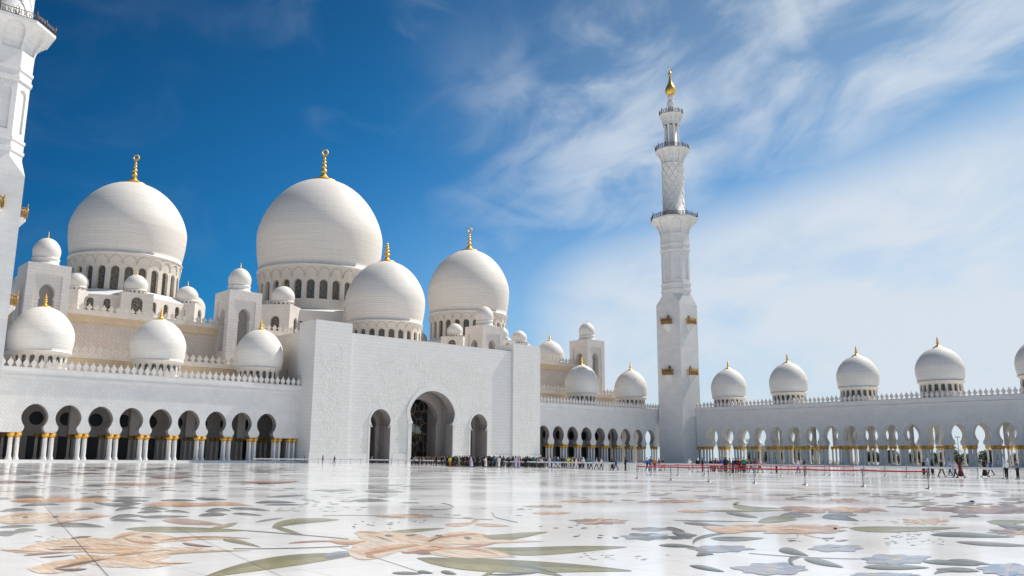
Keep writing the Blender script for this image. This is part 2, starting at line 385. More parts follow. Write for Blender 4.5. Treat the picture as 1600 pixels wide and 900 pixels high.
# ---------------------------------------------------------------- domes
def domeprof(R, H, z0, n=22, rb=.93, cap=.2):
    """ends at the gold collar of radius cap*R, at height z0+H"""
    zb = z0+.37*H; o = []
    for i in range(n//3+1):
        a = (1-i/(n//3))*math.acos(rb); o.append((R*math.cos(a), zb-(zb-z0)*math.sin(a)/math.sin(math.acos(rb))))
    f = lambda t: .5*math.cos(t*PI/2)+.5*(1-t**1.35)
    te = 1.0
    while f(te) < cap: te -= .002
    for i in range(1, n+1):
        t = te*i/n; o.append((R*f(t), zb+(z0+H-zb)*math.sin(t*PI/2)/math.sin(te*PI/2)))
    return o
def finial_mesh(h, cap, crescent=False, fat=1.0):
    mb = MB(); p = [(cap*.85, -.22*cap), (cap*1.12, -.12*cap), (cap*1.16, .0), (cap*1.08, .1*cap), (cap*.62, .26*cap), (max(.34*cap, .05*h), .48*cap), (.06*h, .72*cap)]
    z = .74*cap; rs = [.125, .105, .085, .068, .05]
    top = h*(.84 if crescent else .92)
    k = (top-z)/sum(rs)
    for r in rs:
        R = r*h*.95*fat; seg = r*k
        p += [(R*.4, z+.02*seg), (R*.85, z+.25*seg), (R, z+.48*seg), (R*.85, z+.7*seg), (R*.38, z+.97*seg)]; z += seg
    p += [(.012*h, z+.03*h), (.005*h, h if not crescent else z+.04*h)]
    mb.lathe(p, 12)
    if crescent:
        rr = .085*h; n = 22; zc = z+.02*h+rr
        for i in range(n-1):
            a0 = PI/2+.12+(2*PI-.24)*i/(n-1); a1 = PI/2+.12+(2*PI-.24)*(i+1)/(n-1)
            w0 = .012*h+.02*h*math.sin(PI*i/(n-1)); 
            mb.tube((rr*math.cos(a0), 0, zc+rr*math.sin(a0)), (rr*math.cos(a1), 0, zc+rr*math.sin(a1)), w0, 6)
    return mb.mesh('finial', m_gold)
CACHE = {}
def dome(parent, cx, cy, zr, R, H, fin, cres=False, nwin=20, rim=None, win=None, zbase=None, name='dome', material=None, zscale=1, reliefs=False):
    """shell with origin at rim level; children: drum, window..., finial. Heights are relative to zr"""
    key = (round(H/R, 3), nwin, rim, win, zbase, cres, round(fin/R, 3), name, material.name if material else '', reliefs)
    if key not in CACHE:
        R0 = 1.0; mm = material or m_dome
        sh = MB(); sh.lathe([(.90, -.02), (.96, -.015)]+[(.965, .012), (.93, .03)]+domeprof(1.0, H/R, .03), 64)
        # mesh is in units of R: the course pattern is in metres, so scale the uv
        for u in sh.uv:
            for i in range(len(u)): u[i] = (u[i][0]*R, u[i][1]*R)
        dr = MB(); zf, zwt, zwb, zb = rim[0], win[0], win[1], zbase
        def rad(z):
            if z >= zwt: 
                t = (z-zwt)/(0-zwt); return rim[1]+(.955-rim[1])*(t**1.6)
            return rim[1]
        hw = PI/nwin*rim[1]*win[2]
        o = roundarch(hw, zwb, zwt); 
        def mk(a0):
            return lambda u, z, d: ((rad(z)-d)*math.cos(a0+u/rim[1]), (rad(z)-d)*math.sin(a0+u/rim[1]), z)
        cw = PI/nwin*rim[1]
        for i in range(nwin):
            mf = mk(2*PI*(i+.5)/nwin)
            dr.archcell(-cw, cw, 0, o, zwt, mf, .06, back=False, under=False)
            for k in range(5):
                za, zb2 = zwt+(0-zwt)*k/5, zwt+(0-zwt)*(k+1)/5
                for j in range(2):
                    ua, ub = -cw+cw*j, -cw+cw*(j+1)
                    dr.face([mf(ua, za, 0), mf(ub, za, 0), mf(ub, zb2, 0), mf(ua, zb2, 0)], uvs=[(ua, za), (ub, za), (ub, zb2), (ua, zb2)], smooth=True)
            dr.face([mf(-cw, zb, 0), mf(cw, zb, 0), mf(cw, zwb, 0), mf(-cw, zwb, 0)], uvs=[(-cw, zb), (cw, zb), (cw, zwb), (-cw, zwb)])
            if reliefs:      # raised scalloped hood over each window
                pts = []
                zt = zwt*.22; zsp = zwt*.86
                for k in range(13):
                    a = PI*k/12; pts.append(mf(-math.cos(a)*cw*.93, zsp+(zt-zsp)*math.sin(a)**.8, -.004))
                for k in range(12): dr.tube(pts[k], pts[k+1], .0085, 5)
        for u in dr.uv:
            for i in range(len(u)): u[i] = (u[i][0]*R, u[i][1]*R)
        pn = MB(); pn.pane(0, o, mk(0), .055)
        for u in pn.uv:
            for i in range(len(u)): u[i] = (u[i][0]*R, u[i][1]*R)
        CACHE[key] = (sh.mesh(name, mm), dr.mesh('drum', m_warm), pn.mesh('window', m_win), finial_mesh(fin/R, .2, cres, .78 if cres else 1.25))
    a, b, c, d = CACHE[key]
    o = obj(name, a, parent, (cx, cy, zr), R)
    obj('drum', b, o)
    for i in range(nwin): obj('window', c, o, rotz=2*PI*(i+.5)/nwin)
    obj('finial', d, o, (0, 0, H/R+.03), rotz=-YAW)
    return o
def tinydome(parent, cx, cy, z0, R, name='small_dome', holes=16):
    key = ('tiny', name)
    if key not in CACHE:
        a = MB(); a.lathe([(1.0, .30), (1.03, .33), (1.0, .36)]+[(r*1, z) for r, z in domeprof(1.0, 1.42, .36, 14, .93, .12)], 32)
        for u in a.uv:
            for i in range(len(u)): u[i] = (u[i][0]*2.7, u[i][1]*2.7)
        b = MB(); o = roundarch(.085, .04, .24, 4); n = holes
        for i in range(n):
            a0 = 2*PI*i/n; cw = PI/n
            mf = lambda u, z, d, a0=a0: ((.95-d)*math.cos(a0+u), (.95-d)*math.sin(a0+u), z)
            b.archcell(-cw, cw, 0, o, .3, mf, .08, back=False, under=False); b.pane(0, o, mf, .08, mi=1)
            b.face([mf(-cw, -.05, 0), mf(cw, -.05, 0), mf(cw, .04, 0), mf(-cw, .04, 0)])
            b.face([mf(-cw, .3, 0), mf(cw, .3, 0), mf(cw, .3, -.06), mf(-cw, .3, -.06)])
        CACHE[key] = (a.mesh(name, m_domes), b.mesh('drum', [m_warm, m_win]), finial_mesh(.55, .12))
    a, b, d = CACHE[key]
    o = obj(name, a, parent, (cx, cy, z0), R); obj('drum', b, o); obj('finial', d, o, (0, 0, 1.78))
    return o
ROW = dict(nwin=20, rim=(0, .86), win=(-.13, -.44, .6), zbase=-.80, material=m_rowdome)
BIG = dict(nwin=28, rim=(0, .925), win=(-.22, -.52, .66), zbase=-.80, reliefs=True)

# ---------------------------------------------------------------- columns
def column_meshes():
    a = MB()
    a.lathe([(.47, 0), (.47, .12), (.40, .2), (.44, .30), (.32, .5), (.275, .62), (.27, 2.2), (.26, 3.85), (.31, 3.9)], 12)
    b = MB(); n = 12
    b.lathe([(.27, 3.88), (.33, 3.98), (.30, 4.05), (.44, 4.25), (.52, 4.45), (.50, 4.6), (.40, 4.68)], 10)
    for i in range(8):
        t = 2*PI*i/8+.2; c, d = math.cos(t), math.sin(t)
        b.tube((.3*c, .3*d, 4.0), (.52*c, .52*d, 4.5), .05, 5, r1=.1)
    b.box(-.44, .44, -.44, .44, 4.68, 4.79)
    return a.mesh('column', m_col), b.mesh('capital', m_cap)
COLM, CAPM = column_meshes()
COLI = COLM.copy(); COLI.materials.clear(); COLI.materials.append(m_int_shade); CAPI = CAPM.copy(); CAPI.materials.clear(); CAPI.materials.append(mat('shade_toned_capital', (.26, .15, .04), .5, .6))  # inner copies: same marble and gilding, darkened in colour to stand for shade
def column(parent, x, y, z0=.45, zt=5.25, name='column', inner=False):
    k = (zt-z0)/4.80
    o = obj('column', COLI if inner else COLM, parent, (x, y, z0), (1, 1, k)); obj('capital', CAPI if inner else CAPM, o)
    return o
ARCH = keyhole(2.05, 5.25, 1.56, 6.35, 2.24, 8.15, 10.4)

def arcade_wall(mb, centers, half, ztop, mapf, t, arch=ARCH, mi=0, rmi=None):
    for c in centers: mb.archcell(c-half, c+half, c, arch, ztop, mapf, t, mi=mi, rmi=rmi)

Y1, X2 = 176.0, 226.0
ST = .45      # arcade platform height

# ---------------------------------------------------------------- ground and floor
g = MB(); g.face([(-1500, -1500, -.12), (3000, -1500, -.12), (3000, 3000, -.12), (-1500, 3000, -.12)])
tag(g.build('ground', m_ground), None, None, kind='structure')
g = MB(); g.face([(246, 20, -.06), (420, 20, -.06), (420, 420, -.06), (246, 420, -.06)])
tag(g.build('lawn', m_grass), None, None, kind='structure')

def build_floor():
    V = []; F = []; MI = []; COLS = []
    def add(pts, mi, col):
        b = len(V); V.extend([tuple(p) for p in pts]); F.append(tuple(range(b, b+len(pts)))); MI.append(mi); COLS.append(col if isinstance(col, list) else [col]*len(pts))
    for i in range(12):
        for j in range(12):
            x0, x1 = -60+300*i/12, -60+300*(i+1)/12; y0, y1 = -40+230*j/12, -40+230*(j+1)/12
            add([(x0, y0, 0), (x1, y0, 0), (x1, y1, 0), (x0, y1, 0)], 0, (1, 1, 1))
    lay = [0]
    def nz():
        lay[0] += 1; return .002+.000007*lay[0]
    def strip(c, wd, col, col2=None, px=True):
        """a leaf: centre line c, half widths wd; two colours across"""
        z = nz(); n = len(c); L_ = []; R_ = []; M_ = []
        for i in range(n):
            a = Vector(c[max(0, i-1)]); b = Vector(c[min(n-1, i+1)]); d = (b-a); d = d.normalized() if d.length > 1e-6 else Vector((1, 0))
            p = Vector(c[i]); o = Vector((-d.y, d.x))*wd[i]
            L_.append(p+o); R_.append(p-o); M_.append(p)
        f = (lambda p: G(p.x, p.y, z)) if px else (lambda p: Vector((p.x, p.y, z)))
        c2 = col2 or col
        for i in range(n-1):
            add([f(R_[i]), f(R_[i+1]), f(M_[i+1]), f(M_[i])], 1, c2)
            add([f(M_[i]), f(M_[i+1]), f(L_[i+1]), f(L_[i])], 1, col)
    def bez(p, n=14):
        p = [Vector(q) for q in p]; o = []
        for i in range(n+1):
            t = i/n; q = p
            while len(q) > 1: q = [q[k]*(1-t)+q[k+1]*t for k in range(len(q)-1)]
            o.append(q[0])
        return o
    def leaf(pts, w_, col, col2=None, px=True, blunt=.75, n=14):
        c = bez(pts, n); m = len(c)
        strip(c, [w_*max(.03, math.sin(PI*min(1, (i/(m-1))**blunt)))**.8 for i in range(m)], col, col2, px)
    def line(pts, w_, col, px=True): 
        c = bez(pts, 16); strip(c, [w_]*len(c), col, None, px)
    PE = (.80, .52, .30); PE2 = (.84, .64, .46); OC = (.56, .27, .06); MR = (.16, .07, .07); GR = (.30, .30, .14); GR2 = (.42, .41, .21)
    DG = (.10, .13, .12); DB = (.17, .21, .26); BL = (.34, .41, .52); BL2 = (.48, .52, .60); RU = (.50, .25, .15); RU2 = (.66, .46, .34); MV = (.40, .29, .29)
    def lily(cx, cy, s, f):      # big peach lily in picture units
        for (x0, y0, x1, y1, x2, y2, w_, c, c2) in (
            (0, 0, -90, -14, -190, 0, 9, PE, PE2), (0, 0, -80, 22, -165, 32, 11, PE2, PE), (0, 0, 50, -22, 120, -18, 8, PE2, PE), (0, 0, 60, 4, 150, 2, 8, PE, PE2),
            (0, 0, 10, 24, 90, 20, 9, PE2, PE), (0, 0, -40, -24, -70, -20, 7, OC, PE), (0, 0, -20, 10, -120, 14, 5, OC, PE2), (10, -2, 60, -12, 110, -22, 3, OC, OC),
            (-20, 4, -100, 18, -150, 6, 3, OC, PE), (-6, -4, 10, -16, 60, -18, 4, OC, PE2), (-30, 10, -80, 26, -120, 30, 4, OC, PE)):
            leaf([(cx+x0*s*f, cy+y0*s), (cx+x1*s*f, cy+y1*s), (cx+x2*s*f, cy+y2*s)], w_*s, c, c2)
    def flower(cx, cy, R, n, col, col2, core=(.75, .6, .35), ir=.2, rot=0.):   # real flower on the ground, radius in metres
        p = G(cx, cy)
        flowerg(p.x, p.y, R, n, col, col2, core, rot)
    def flowerg(x, y, R, n, col, col2, core=(.75, .6, .35), rot=0.):
        for i in range(n):
            a = rot+2*PI*i/n+random.uniform(-.12, .12); r = R*random.uniform(.8, 1.1)
            b = a+random.uniform(-.25, .25)
            leaf([(x+.12*R*math.cos(a), y+.12*R*math.sin(a)), (x+.6*r*math.cos(b), y+.6*r*math.sin(b)), (x+r*math.cos(a), y+r*math.sin(a))], R*1.05*PI/n*.75, col, col2, False, .9, 8)
        z = nz(); add([(x+.17*R*math.cos(k*PI/5), y+.17*R*math.sin(k*PI/5), z) for k in range(10)], 1, core)
    def fpx(cx, cy, rx, ry, n, cols, rot=0., core=(.72, .55, .30), wd=.36):      # open blossom; rx, ry its half extents as seen
        base = G(cx, cy)
        for i in range(n):
            a = rot+2*PI*i/n+random.uniform(-.15, .15); r = random.uniform(.8, 1.08); b = a+random.uniform(-.2, .2)
            m = len(bez([(0, 0), (1, 1), (2, 2)], 8)); c = bez([(.1*math.cos(a), .1*math.sin(a)), (.6*r*math.cos(b), .6*r*math.sin(b)), (r*math.cos(a), r*math.sin(a))], 8)
            z = nz(); L_ = []; R_ = []; M_ = []
            for k in range(m):
                d = (Vector(c[min(m-1, k+1)])-Vector(c[max(0, k-1)])).normalized(); o = Vector((-d.y, d.x))*wd*(max(.03, math.sin(PI*min(1, (k/(m-1))**.85)))**.75)
                f = lambda p: G(cx+rx*p.x, cy+ry*p.y, z)
                L_.append(f(Vector(c[k])+o)); R_.append(f(Vector(c[k])-o)); M_.append(f(Vector(c[k])))
            k1, k2 = random.choice(cols), random.choice(cols)
            for k in range(m-1):
                add([R_[k], R_[k+1], M_[k+1], M_[k]], 1, k2); add([M_[k], M_[k+1], L_[k+1], L_[k]], 1, k1)
        if core:
            z = nz(); add([G(cx+.14*rx*math.cos(k*PI/5), cy+.16*ry*math.sin(k*PI/5), z) for k in range(10)], 1, core)
    def dashes(cx, cy, w_, h_, n, cols, sz, th=.05):
        for i in range(n):
            x = cx+random.uniform(-w_, w_); y = cy+random.uniform(-h_, h_); l = random.uniform(.35, 1)*sz; c = random.choice(cols)
            leaf([(x, y), (x+l*.5, y+random.uniform(-.07, .04)*l), (x+l, y+random.uniform(-.05, .05)*l)], max(.35, l*th), c, tuple(k*1.3 for k in c), n=6)
    random.seed(11)
    ZA = lambda x, y: (x/4.848, 800+y/4.848)
    ZB = lambda x, y: (530+x/3.404, 800+y/3.404)
    ZC = lambda x, y: (1050+x/2.909, 770+y/2.909)
    ZD = lambda x, y: (x/4.848, 730+y/4.848)
    ZE = lambda x, y: (320+x/4.21, 740+y/4.21)
    def S_(Z, sc, pts, w_, c, c2=None, bl=.8, n=12): leaf([Z(*p) for p in pts], (w_*1.6 if w_ < 9 else w_)/sc, c, c2, True, bl, n)
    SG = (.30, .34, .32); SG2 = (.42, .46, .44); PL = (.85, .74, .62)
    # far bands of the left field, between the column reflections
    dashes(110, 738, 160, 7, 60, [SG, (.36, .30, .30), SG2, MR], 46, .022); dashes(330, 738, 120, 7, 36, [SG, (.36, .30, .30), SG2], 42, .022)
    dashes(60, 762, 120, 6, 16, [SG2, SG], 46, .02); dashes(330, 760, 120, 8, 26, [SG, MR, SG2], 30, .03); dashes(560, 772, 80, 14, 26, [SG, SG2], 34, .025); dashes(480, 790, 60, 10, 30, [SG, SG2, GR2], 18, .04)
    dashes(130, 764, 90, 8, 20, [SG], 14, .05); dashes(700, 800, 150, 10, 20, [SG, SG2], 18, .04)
    for Z, sc, pts, w_, c, c2 in (
        (ZD, 4.85, [(-80, 112), (80, 108), (345, 116)], 11, MR, (.30, .17, .15)), (ZD, 4.85, [(780, 122), (1000, 128), (1320, 134)], 9, RU, RU2), (ZD, 4.85, [(1130, 78), (1300, 82), (1460, 76)], 6, MR, RU), (ZD, 4.85, [(650, 137), (740, 139), (830, 137)], 4, DG, SG),
        (ZD, 4.85, [(110, 230), (220, 219), (335, 227)], 8, DG, SG), (ZD, 4.85, [(70, 256), (260, 244), (470, 256)], 17, OC, PE), (ZD, 4.85, [(300, 256), (480, 240), (600, 254)], 20, RU2, PE), (ZD, 4.85, [(560, 250), (730, 240), (845, 250)], 20, PE, RU2),
        (ZD, 4.85, [(635, 229), (740, 216), (825, 227)], 9, DG, SG), (ZD, 4.85, [(150, 294), (300, 270), (460, 284)], 11, DG, SG), (ZD, 4.85, [(0, 336), (120, 312), (255, 324)], 12, SG, DG), (ZD, 4.85, [(870, 232), (960, 227), (1150, 230)], 5, DG, SG), (ZD, 4.85, [(840, 256), (980, 246), (1130, 256)], 8, DG, SG),
        (ZD, 4.85, [(710, 266), (900, 300), (1060, 276)], 8, DG, SG), (ZD, 4.85, [(920, 272), (1010, 268), (1080, 278)], 5, DG, DG), (ZD, 4.85, [(870, 330), (950, 300), (1060, 308)], 12, SG, DG), (ZD, 4.85, [(560, 324), (650, 306), (715, 318)], 6, DG, SG), (ZD, 4.85, [(1040, 345), (1140, 325), (1230, 338)], 7, DG, SG),
        (ZD, 4.85, [(1060, 316), (1150, 305), (1280, 318)], 7, SG, DG), (ZD, 4.85, [(1240, 334), (1340, 326), (1440, 345)], 9, SG, DG), (ZD, 4.85, [(1210, 253), (1340, 246), (1490, 254)], 5, DG, DG), (ZD, 4.85, [(1100, 290), (1300, 268), (1700, 292)], 19, RU2, PE), (ZD, 4.85, [(1300, 296), (1420, 278), (1600, 292)], 14, OC, RU2),
        (ZD, 4.85, [(830, 390), (940, 358), (1100, 370)], 8, SG, DG), (ZD, 4.85, [(1060, 380), (1240, 368), (1430, 374)], 6, DG, SG), (ZD, 4.85, [(1480, 238), (1530, 232), (1580, 238)], 6, DG, SG), (ZD, 4.85, [(1500, 368), (1600, 350), (1700, 368)], 8, DG, SG), (ZD, 4.85, [(-20, 240), (30, 232), (90, 240)], 5, SG2, SG),
        (ZE, 4.21, [(-40, 170), (60, 164), (150, 172)], 6, DG, SG), (ZE, 4.21, [(-10, 200), (120, 190), (320, 212)], 14, RU2, PE), (ZE, 4.21, [(330, 192), (440, 180), (600, 190)], 6, DG, SG), (ZE, 4.21, [(390, 207), (520, 200), (650, 206)], 4, SG, DG), (ZE, 4.21, [(0, 250), (100, 228), (170, 244)], 8, SG, DG), (ZE, 4.21, [(160, 230), (280, 222), (430, 246)], 9, DG, SG),
        (ZE, 4.21, [(-20, 276), (60, 260), (150, 268)], 8, DG, SG), (ZE, 4.21, [(180, 262), (280, 264), (380, 276)], 5, SG, DG), (ZE, 4.21, [(240, 52), (440, 66), (620, 50)], 7, MR, RU2), (ZE, 4.21, [(720, 108), (840, 114), (1000, 110)], 4, SG, SG2), (ZE, 4.21, [(1050, 118), (1160, 122), (1270, 126)], 4, SG, SG2), (ZE, 4.21, [(960, 178), (1090, 172), (1220, 180)], 6, DB, SG),
        (ZE, 4.21, [(400, 154), (540, 148), (660, 142)], 4, DB, SG), (ZE, 4.21, [(330, 320), (430, 298), (520, 292)], 4, SG, SG2)):
        S_(Z, sc, pts, w_, c, c2)
    # pale lily bed at the far left
    for pts, w_, c, c2 in (([(-60, 60), (200, 20), (520, 30)], 30, PL, PE2), ([(300, 30), (600, 20), (850, 28)], 22, PE2, PL), ([(-20, 70), (240, 60), (560, 64)], 22, PE2, PL), ([(660, 40), (700, 30), (800, 34)], 8, OC, PE), ([(80, 40), (140, 14), (240, 22)], 3, OC, OC), ([(430, 84), (560, 62), (700, 50)], 4, OC, PE),
        ([(170, 44), (190, 38), (215, 34)], 4, MR, MR), ([(395, 38), (420, 36), (450, 32)], 4, MR, MR), ([(0, 78), (60, 86), (140, 92)], 3, OC, PE), ([(370, 100), (600, 88), (795, 114)], 17, SG, DG), ([(-30, 118), (120, 104), (260, 104)], 9, SG, DG), ([(-40, 160), (80, 168), (130, 150)], 20, SG, DB), ([(85, 160), (150, 130), (290, 134)], 15, SG2, SG),
        ([(840, 62), (960, 56), (1112, 70)], 10, SG, DG), ([(850, 38), (960, 22), (1080, 28)], 8, SG, DG), ([(1060, 38), (1220, 40), (1420, 32)], 6, SG, DG), ([(1510, 28), (1560, 16), (1640, 24)], 9, SG, DG),
        ([(1230, 62), (1400, 70), (1700, 96)], 22, (.56, .38, .33), (.66, .48, .42)), ([(950, 128), (1300, 132), (1900, 140)], 22, GR2, GR), ([(1600, 120), (1760, 100), (1800, 80)], 14, GR2, (.6, .48, .36)),
        # first lily
        ([(120, 296), (640, 196), (1240, 268)], 46, PL, PE2), ([(560, 330), (900, 420), (1300, 330)], 44, PL, PE2), ([(820, 240), (1060, 150), (1420, 220)], 34, PL, PE2), ([(250, 420), (520, 400), (860, 330)], 30, PL, PE2), ([(900, 300), (1250, 300), (1550, 270)], 26, PE2, PL),
        ([(0, 285), (300, 312), (760, 290)], 14, PE2, PL), ([(380, 222), (700, 240), (1120, 270)], 24, PE2, PL), ([(440, 200), (620, 222), (860, 240)], 14, PL, PE2), ([(600, 290), (900, 300), (1180, 276)], 20, PE2, PE), ([(210, 428), (420, 470), (700, 372)], 28, PL, PE2),
        ([(540, 380), (640, 350), (760, 360)], 15, OC, PE), ([(500, 392), (700, 350), (850, 352)], 10, (.66, .46, .2), PE), ([(850, 200), (1000, 165), (1120, 160)], 22, PL, PE2), ([(860, 205), (900, 175), (1070, 160)], 8, OC, PE), ([(920, 190), (1100, 260), (1340, 195)], 16, OC, PE2), ([(1160, 235), (1400, 178), (1900, 200)], 14, PE2, OC),
        ([(980, 180), (1100, 200), (1240, 230)], 18, PL, PE2), ([(1020, 340), (1180, 320), (1330, 300)], 24, PE2, PL), ([(850, 360), (1050, 420), (1300, 396)], 26, PL, PE2), ([(1060, 356), (1180, 400), (1460, 382)], 9, OC, PE2), ([(1150, 330), (1350, 290), (1900, 292)], 7, (.6, .5, .3), PE2), ([(1380, 234), (1450, 250), (1620, 264)], 6, MR, OC),
        ([(1150, 300), (1230, 286), (1300, 288)], 3, MR, RU), ([(860, 330), (1000, 300), (1160, 300)], 8, OC, PE), ([(0, 284), (130, 296), (420, 304)], 3, OC, OC), ([(530, 200), (600, 190), (700, 184)], 5, MR, MR), ([(440, 266), (560, 258), (700, 264)], 3, MR, MR), ([(360, 284), (520, 282), (700, 274)], 4, MR, RU), ([(180, 328), (330, 310), (500, 306)], 5, MR, RU),
        ([(290, 342), (430, 340), (570, 322)], 3, MR, MR), ([(410, 428), (560, 404), (640, 378), (840, 352)], 7, MR, MR), ([(410, 430), (480, 446), (640, 434), (660, 430)], 6, MR, MR), ([(1070, 184), (1120, 192), (1160, 190)], 4, MR, MR), ([(700, 240), (850, 244), (1000, 262)], 3, OC, RU2)):
        S_(ZA, 4.85, pts, w_, c, c2)
    leaf([(530, 812), (440, 812), (423, 822), (428, 826)], 4.5, GR2, GR); leaf([(426, 822), (444, 828), (476, 836)], 2.8, GR2, GR); line([(386, 829), (480, 836), (545, 842)], .6, DB)
    leaf([(348, 843), (375, 845), (408, 855)], 3, GR, GR2); line([(365, 857), (450, 858), (545, 853)], .6, DB); leaf([(450, 849), (490, 844), (530, 846)], 1.3, RU, OC)
    leaf([(310, 905), (400, 876), (560, 866)], 9, GR2, GR, blunt=1.2); leaf([(505, 872), (530, 864), (556, 864)], 5, DB, BL)
    for pts, w_, c, c2 in (    # second lily and its leaves
        ([(60, 200), (280, 100), (560, 180)], 48, PL, PE2), ([(90, 110), (260, 170), (470, 200)], 40, PL, PE2), ([(420, 190), (660, 100), (900, 160)], 26, PL, PE2), ([(380, 190), (640, 230), (900, 236)], 22, PL, PE2),
        ([(415, 245), (700, 300), (1100, 282), (1555, 312)], 34, GR2, GR), ([(760, 190), (950, 232), (1250, 190), (1530, 186)], 22, GR2, GR), ([(760, 125), (860, 150), (960, 120), (1110, 106)], 17, GR, GR2), ([(270, 106), (400, 100), (560, 86)], 9, GR2, GR),
        ([(-60, 150), (60, 170), (150, 150)], 14, OC, PE2), ([(80, 110), (200, 110), (420, 160)], 14, PE2, PL), ([(100, 130), (250, 140), (420, 175)], 26, PL, PE2), ([(50, 210), (120, 250), (330, 200)], 26, PL, PE2), ([(130, 220), (230, 190), (430, 175)], 17, OC, PE), ([(140, 225), (160, 235), (195, 242)], 8, (.6, .42, .18), OC),
        ([(460, 150), (560, 120), (780, 118)], 14, PE2, PE), ([(500, 140), (640, 105), (760, 118)], 8, OC, PE2), ([(440, 170), (640, 165), (850, 150), (1090, 156)], 11, PE2, PL), ([(480, 180), (640, 200), (720, 188)], 9, OC, PE), ([(500, 210), (700, 180), (940, 240)], 20, PL, PE2), ([(330, 215), (440, 200), (560, 196)], 8, OC, PE2),
        ([(520, 196), (740, 180), (860, 236)], 4, OC, RU2), ([(400, 214), (450, 208), (490, 222)], 8, (.42, .2, .16), RU), ([(640, 186), (750, 182), (850, 160)], 4, RU, RU2), ([(470, 160), (500, 144), (540, 136)], 3, MR, MR), ([(240, 124), (270, 126), (290, 128)], 4, DG, DG), ([(190, 128), (240, 144), (290, 158)], 2, MR, MR),
        ([(510, 124), (540, 130), (556, 128)], 4, DB, DG), ([(660, 134), (690, 142), (704, 140)], 5, DB, MR), ([(350, 126), (380, 124), (420, 120)], 3, DG, DG), ([(90, 104), (160, 106), (240, 114)], 3, OC, RU2), ([(280, 324), (360, 322), (440, 328)], 5, DG, SG), ([(415, 316), (450, 316), (500, 326)], 5, DG, SG), ([(540, 316), (580, 320), (625, 330)], 6, DG, SG),
        ([(930, 290), (1050, 300), (1200, 345)], 8, GR2, DB), ([(850, 290), (800, 330), (740, 350)], 6, GR2, GR), ([(790, 332), (950, 334), (1080, 318)], 3, MR, DB), ([(560, 66), (640, 72), (720, 56)], 6, PE2, RU2), ([(700, 60), (730, 40), (745, 42)], 5, PE2, RU2), ([(720, 66), (800, 70), (910, 74)], 5, PE2, RU2)):
        S_(ZB, 3.4, pts, w_, c, c2)
    line([ZB(-20, 180), ZB(200, 240), ZB(420, 316)], .35, (.5, .42, .36)); line([ZB(810, 0), ZB(840, 30), ZB(790, 22), ZB(950, 55)], .5, SG); line([(503, 806), (560, 803), (700, 808), (770, 812)], .4, SG2); line([(640, 795), (700, 800), (730, 792), (690, 786)], .5, SG)
    dashes(585, 822, 35, 4, 9, [DG, SG], 9, .08); dashes(620, 814, 60, 3, 10, [SG, DG], 8, .08); dashes(900, 822, 60, 4, 6, [SG, GR], 14, .07); dashes(930, 838, 40, 3, 6, [DG, MR], 12, .08); dashes(930, 869, 30, 6, 12, [(.5, .5, .48)], 12, .04); dashes(50, 842, 40, 5, 9, [SG2], 14, .04); dashes(1010, 870, 30, 5, 6, [(.5, .5, .48)], 12, .04)
    for cx, cy, rx, ry, n, cols, co in ((632, 806, 52, 3.6, 13, [RU, MR, RU2, PE2], PE2), (938, 814.5, 50, 5, 14, [MV, RU, RU2, PE2], PE2), (852, 791, 36, 2.2, 10, [RU, RU2, PE2], PE2), (860, 801.5, 35, 2.4, 9, [PE2, PL, PE], None), (918, 783, 50, 2.4, 12, [RU, RU2, PE2], PE2), (1045, 783.5, 55, 3, 12, [RU, MV, RU2, PE2], None),
        (1012, 838, 44, 6, 8, [SG, DB, BL2], None), (1015, 826.5, 36, 3.4, 7, [SG2, BL2, SG], None), (1060, 840, 30, 3, 5, [DB, DG], None),
        (1125, 857, 54, 6.2, 8, [BL, BL2, (.44, .40, .48), SG2], (.7, .5, .25)), (1205, 889, 66, 10.5, 8, [BL, BL2, SG2, (.50, .46, .52)], (.7, .5, .25)), (1306, 856, 52, 6.5, 7, [BL2, SG2, (.50, .48, .54)], None), (1402, 874, 58, 9, 8, [BL, BL2, SG2], (.75, .6, .35)), (1578, 890, 56, 11, 8, [BL, BL2, (.26, .36, .55)], (.7, .5, .25)),
        (1370, 898, 50, 5, 7, [BL, BL2, SG2], (.7, .5, .25)), (1400, 898, 40, 4, 6, [BL, BL2], None), (1444, 814, 42, 4.6, 9, [PE2, PL, PE], OC), (1318, 804, 24, 4.5, 5, [SG, DB], None), (1510, 806, 26, 3, 5, [SG, DB], None), (1590, 831, 56, 5.6, 10, [MV, MR, RU2], PE2), (1320, 781.5, 30, 3, 9, [RU2, MV, PE], None),
        (1085, 799, 28, 2.5, 7, [PE2, PE], None), (1430, 782, 30, 2, 6, [GR2, SG], None)):
        fpx(cx, cy, rx, ry, n, cols, random.random(), co, .34 if n < 9 else .24)
    # rust blossom on the right with swirling petals, mauve drifts
    for k in range(26):
        x = random.uniform(190, 700); y = 165+random.uniform(-22, 18)*(1-abs(x-450)/500); S_(ZC, 2.91, [(x-60, y+random.uniform(-3, 5)), (x+30, y-random.uniform(0, 10)), (x+110, y+random.uniform(-4, 8))], random.uniform(4, 9), random.choice((RU, RU2, PE, (.56, .34, .26))), random.choice((RU2, PE2, PL)))
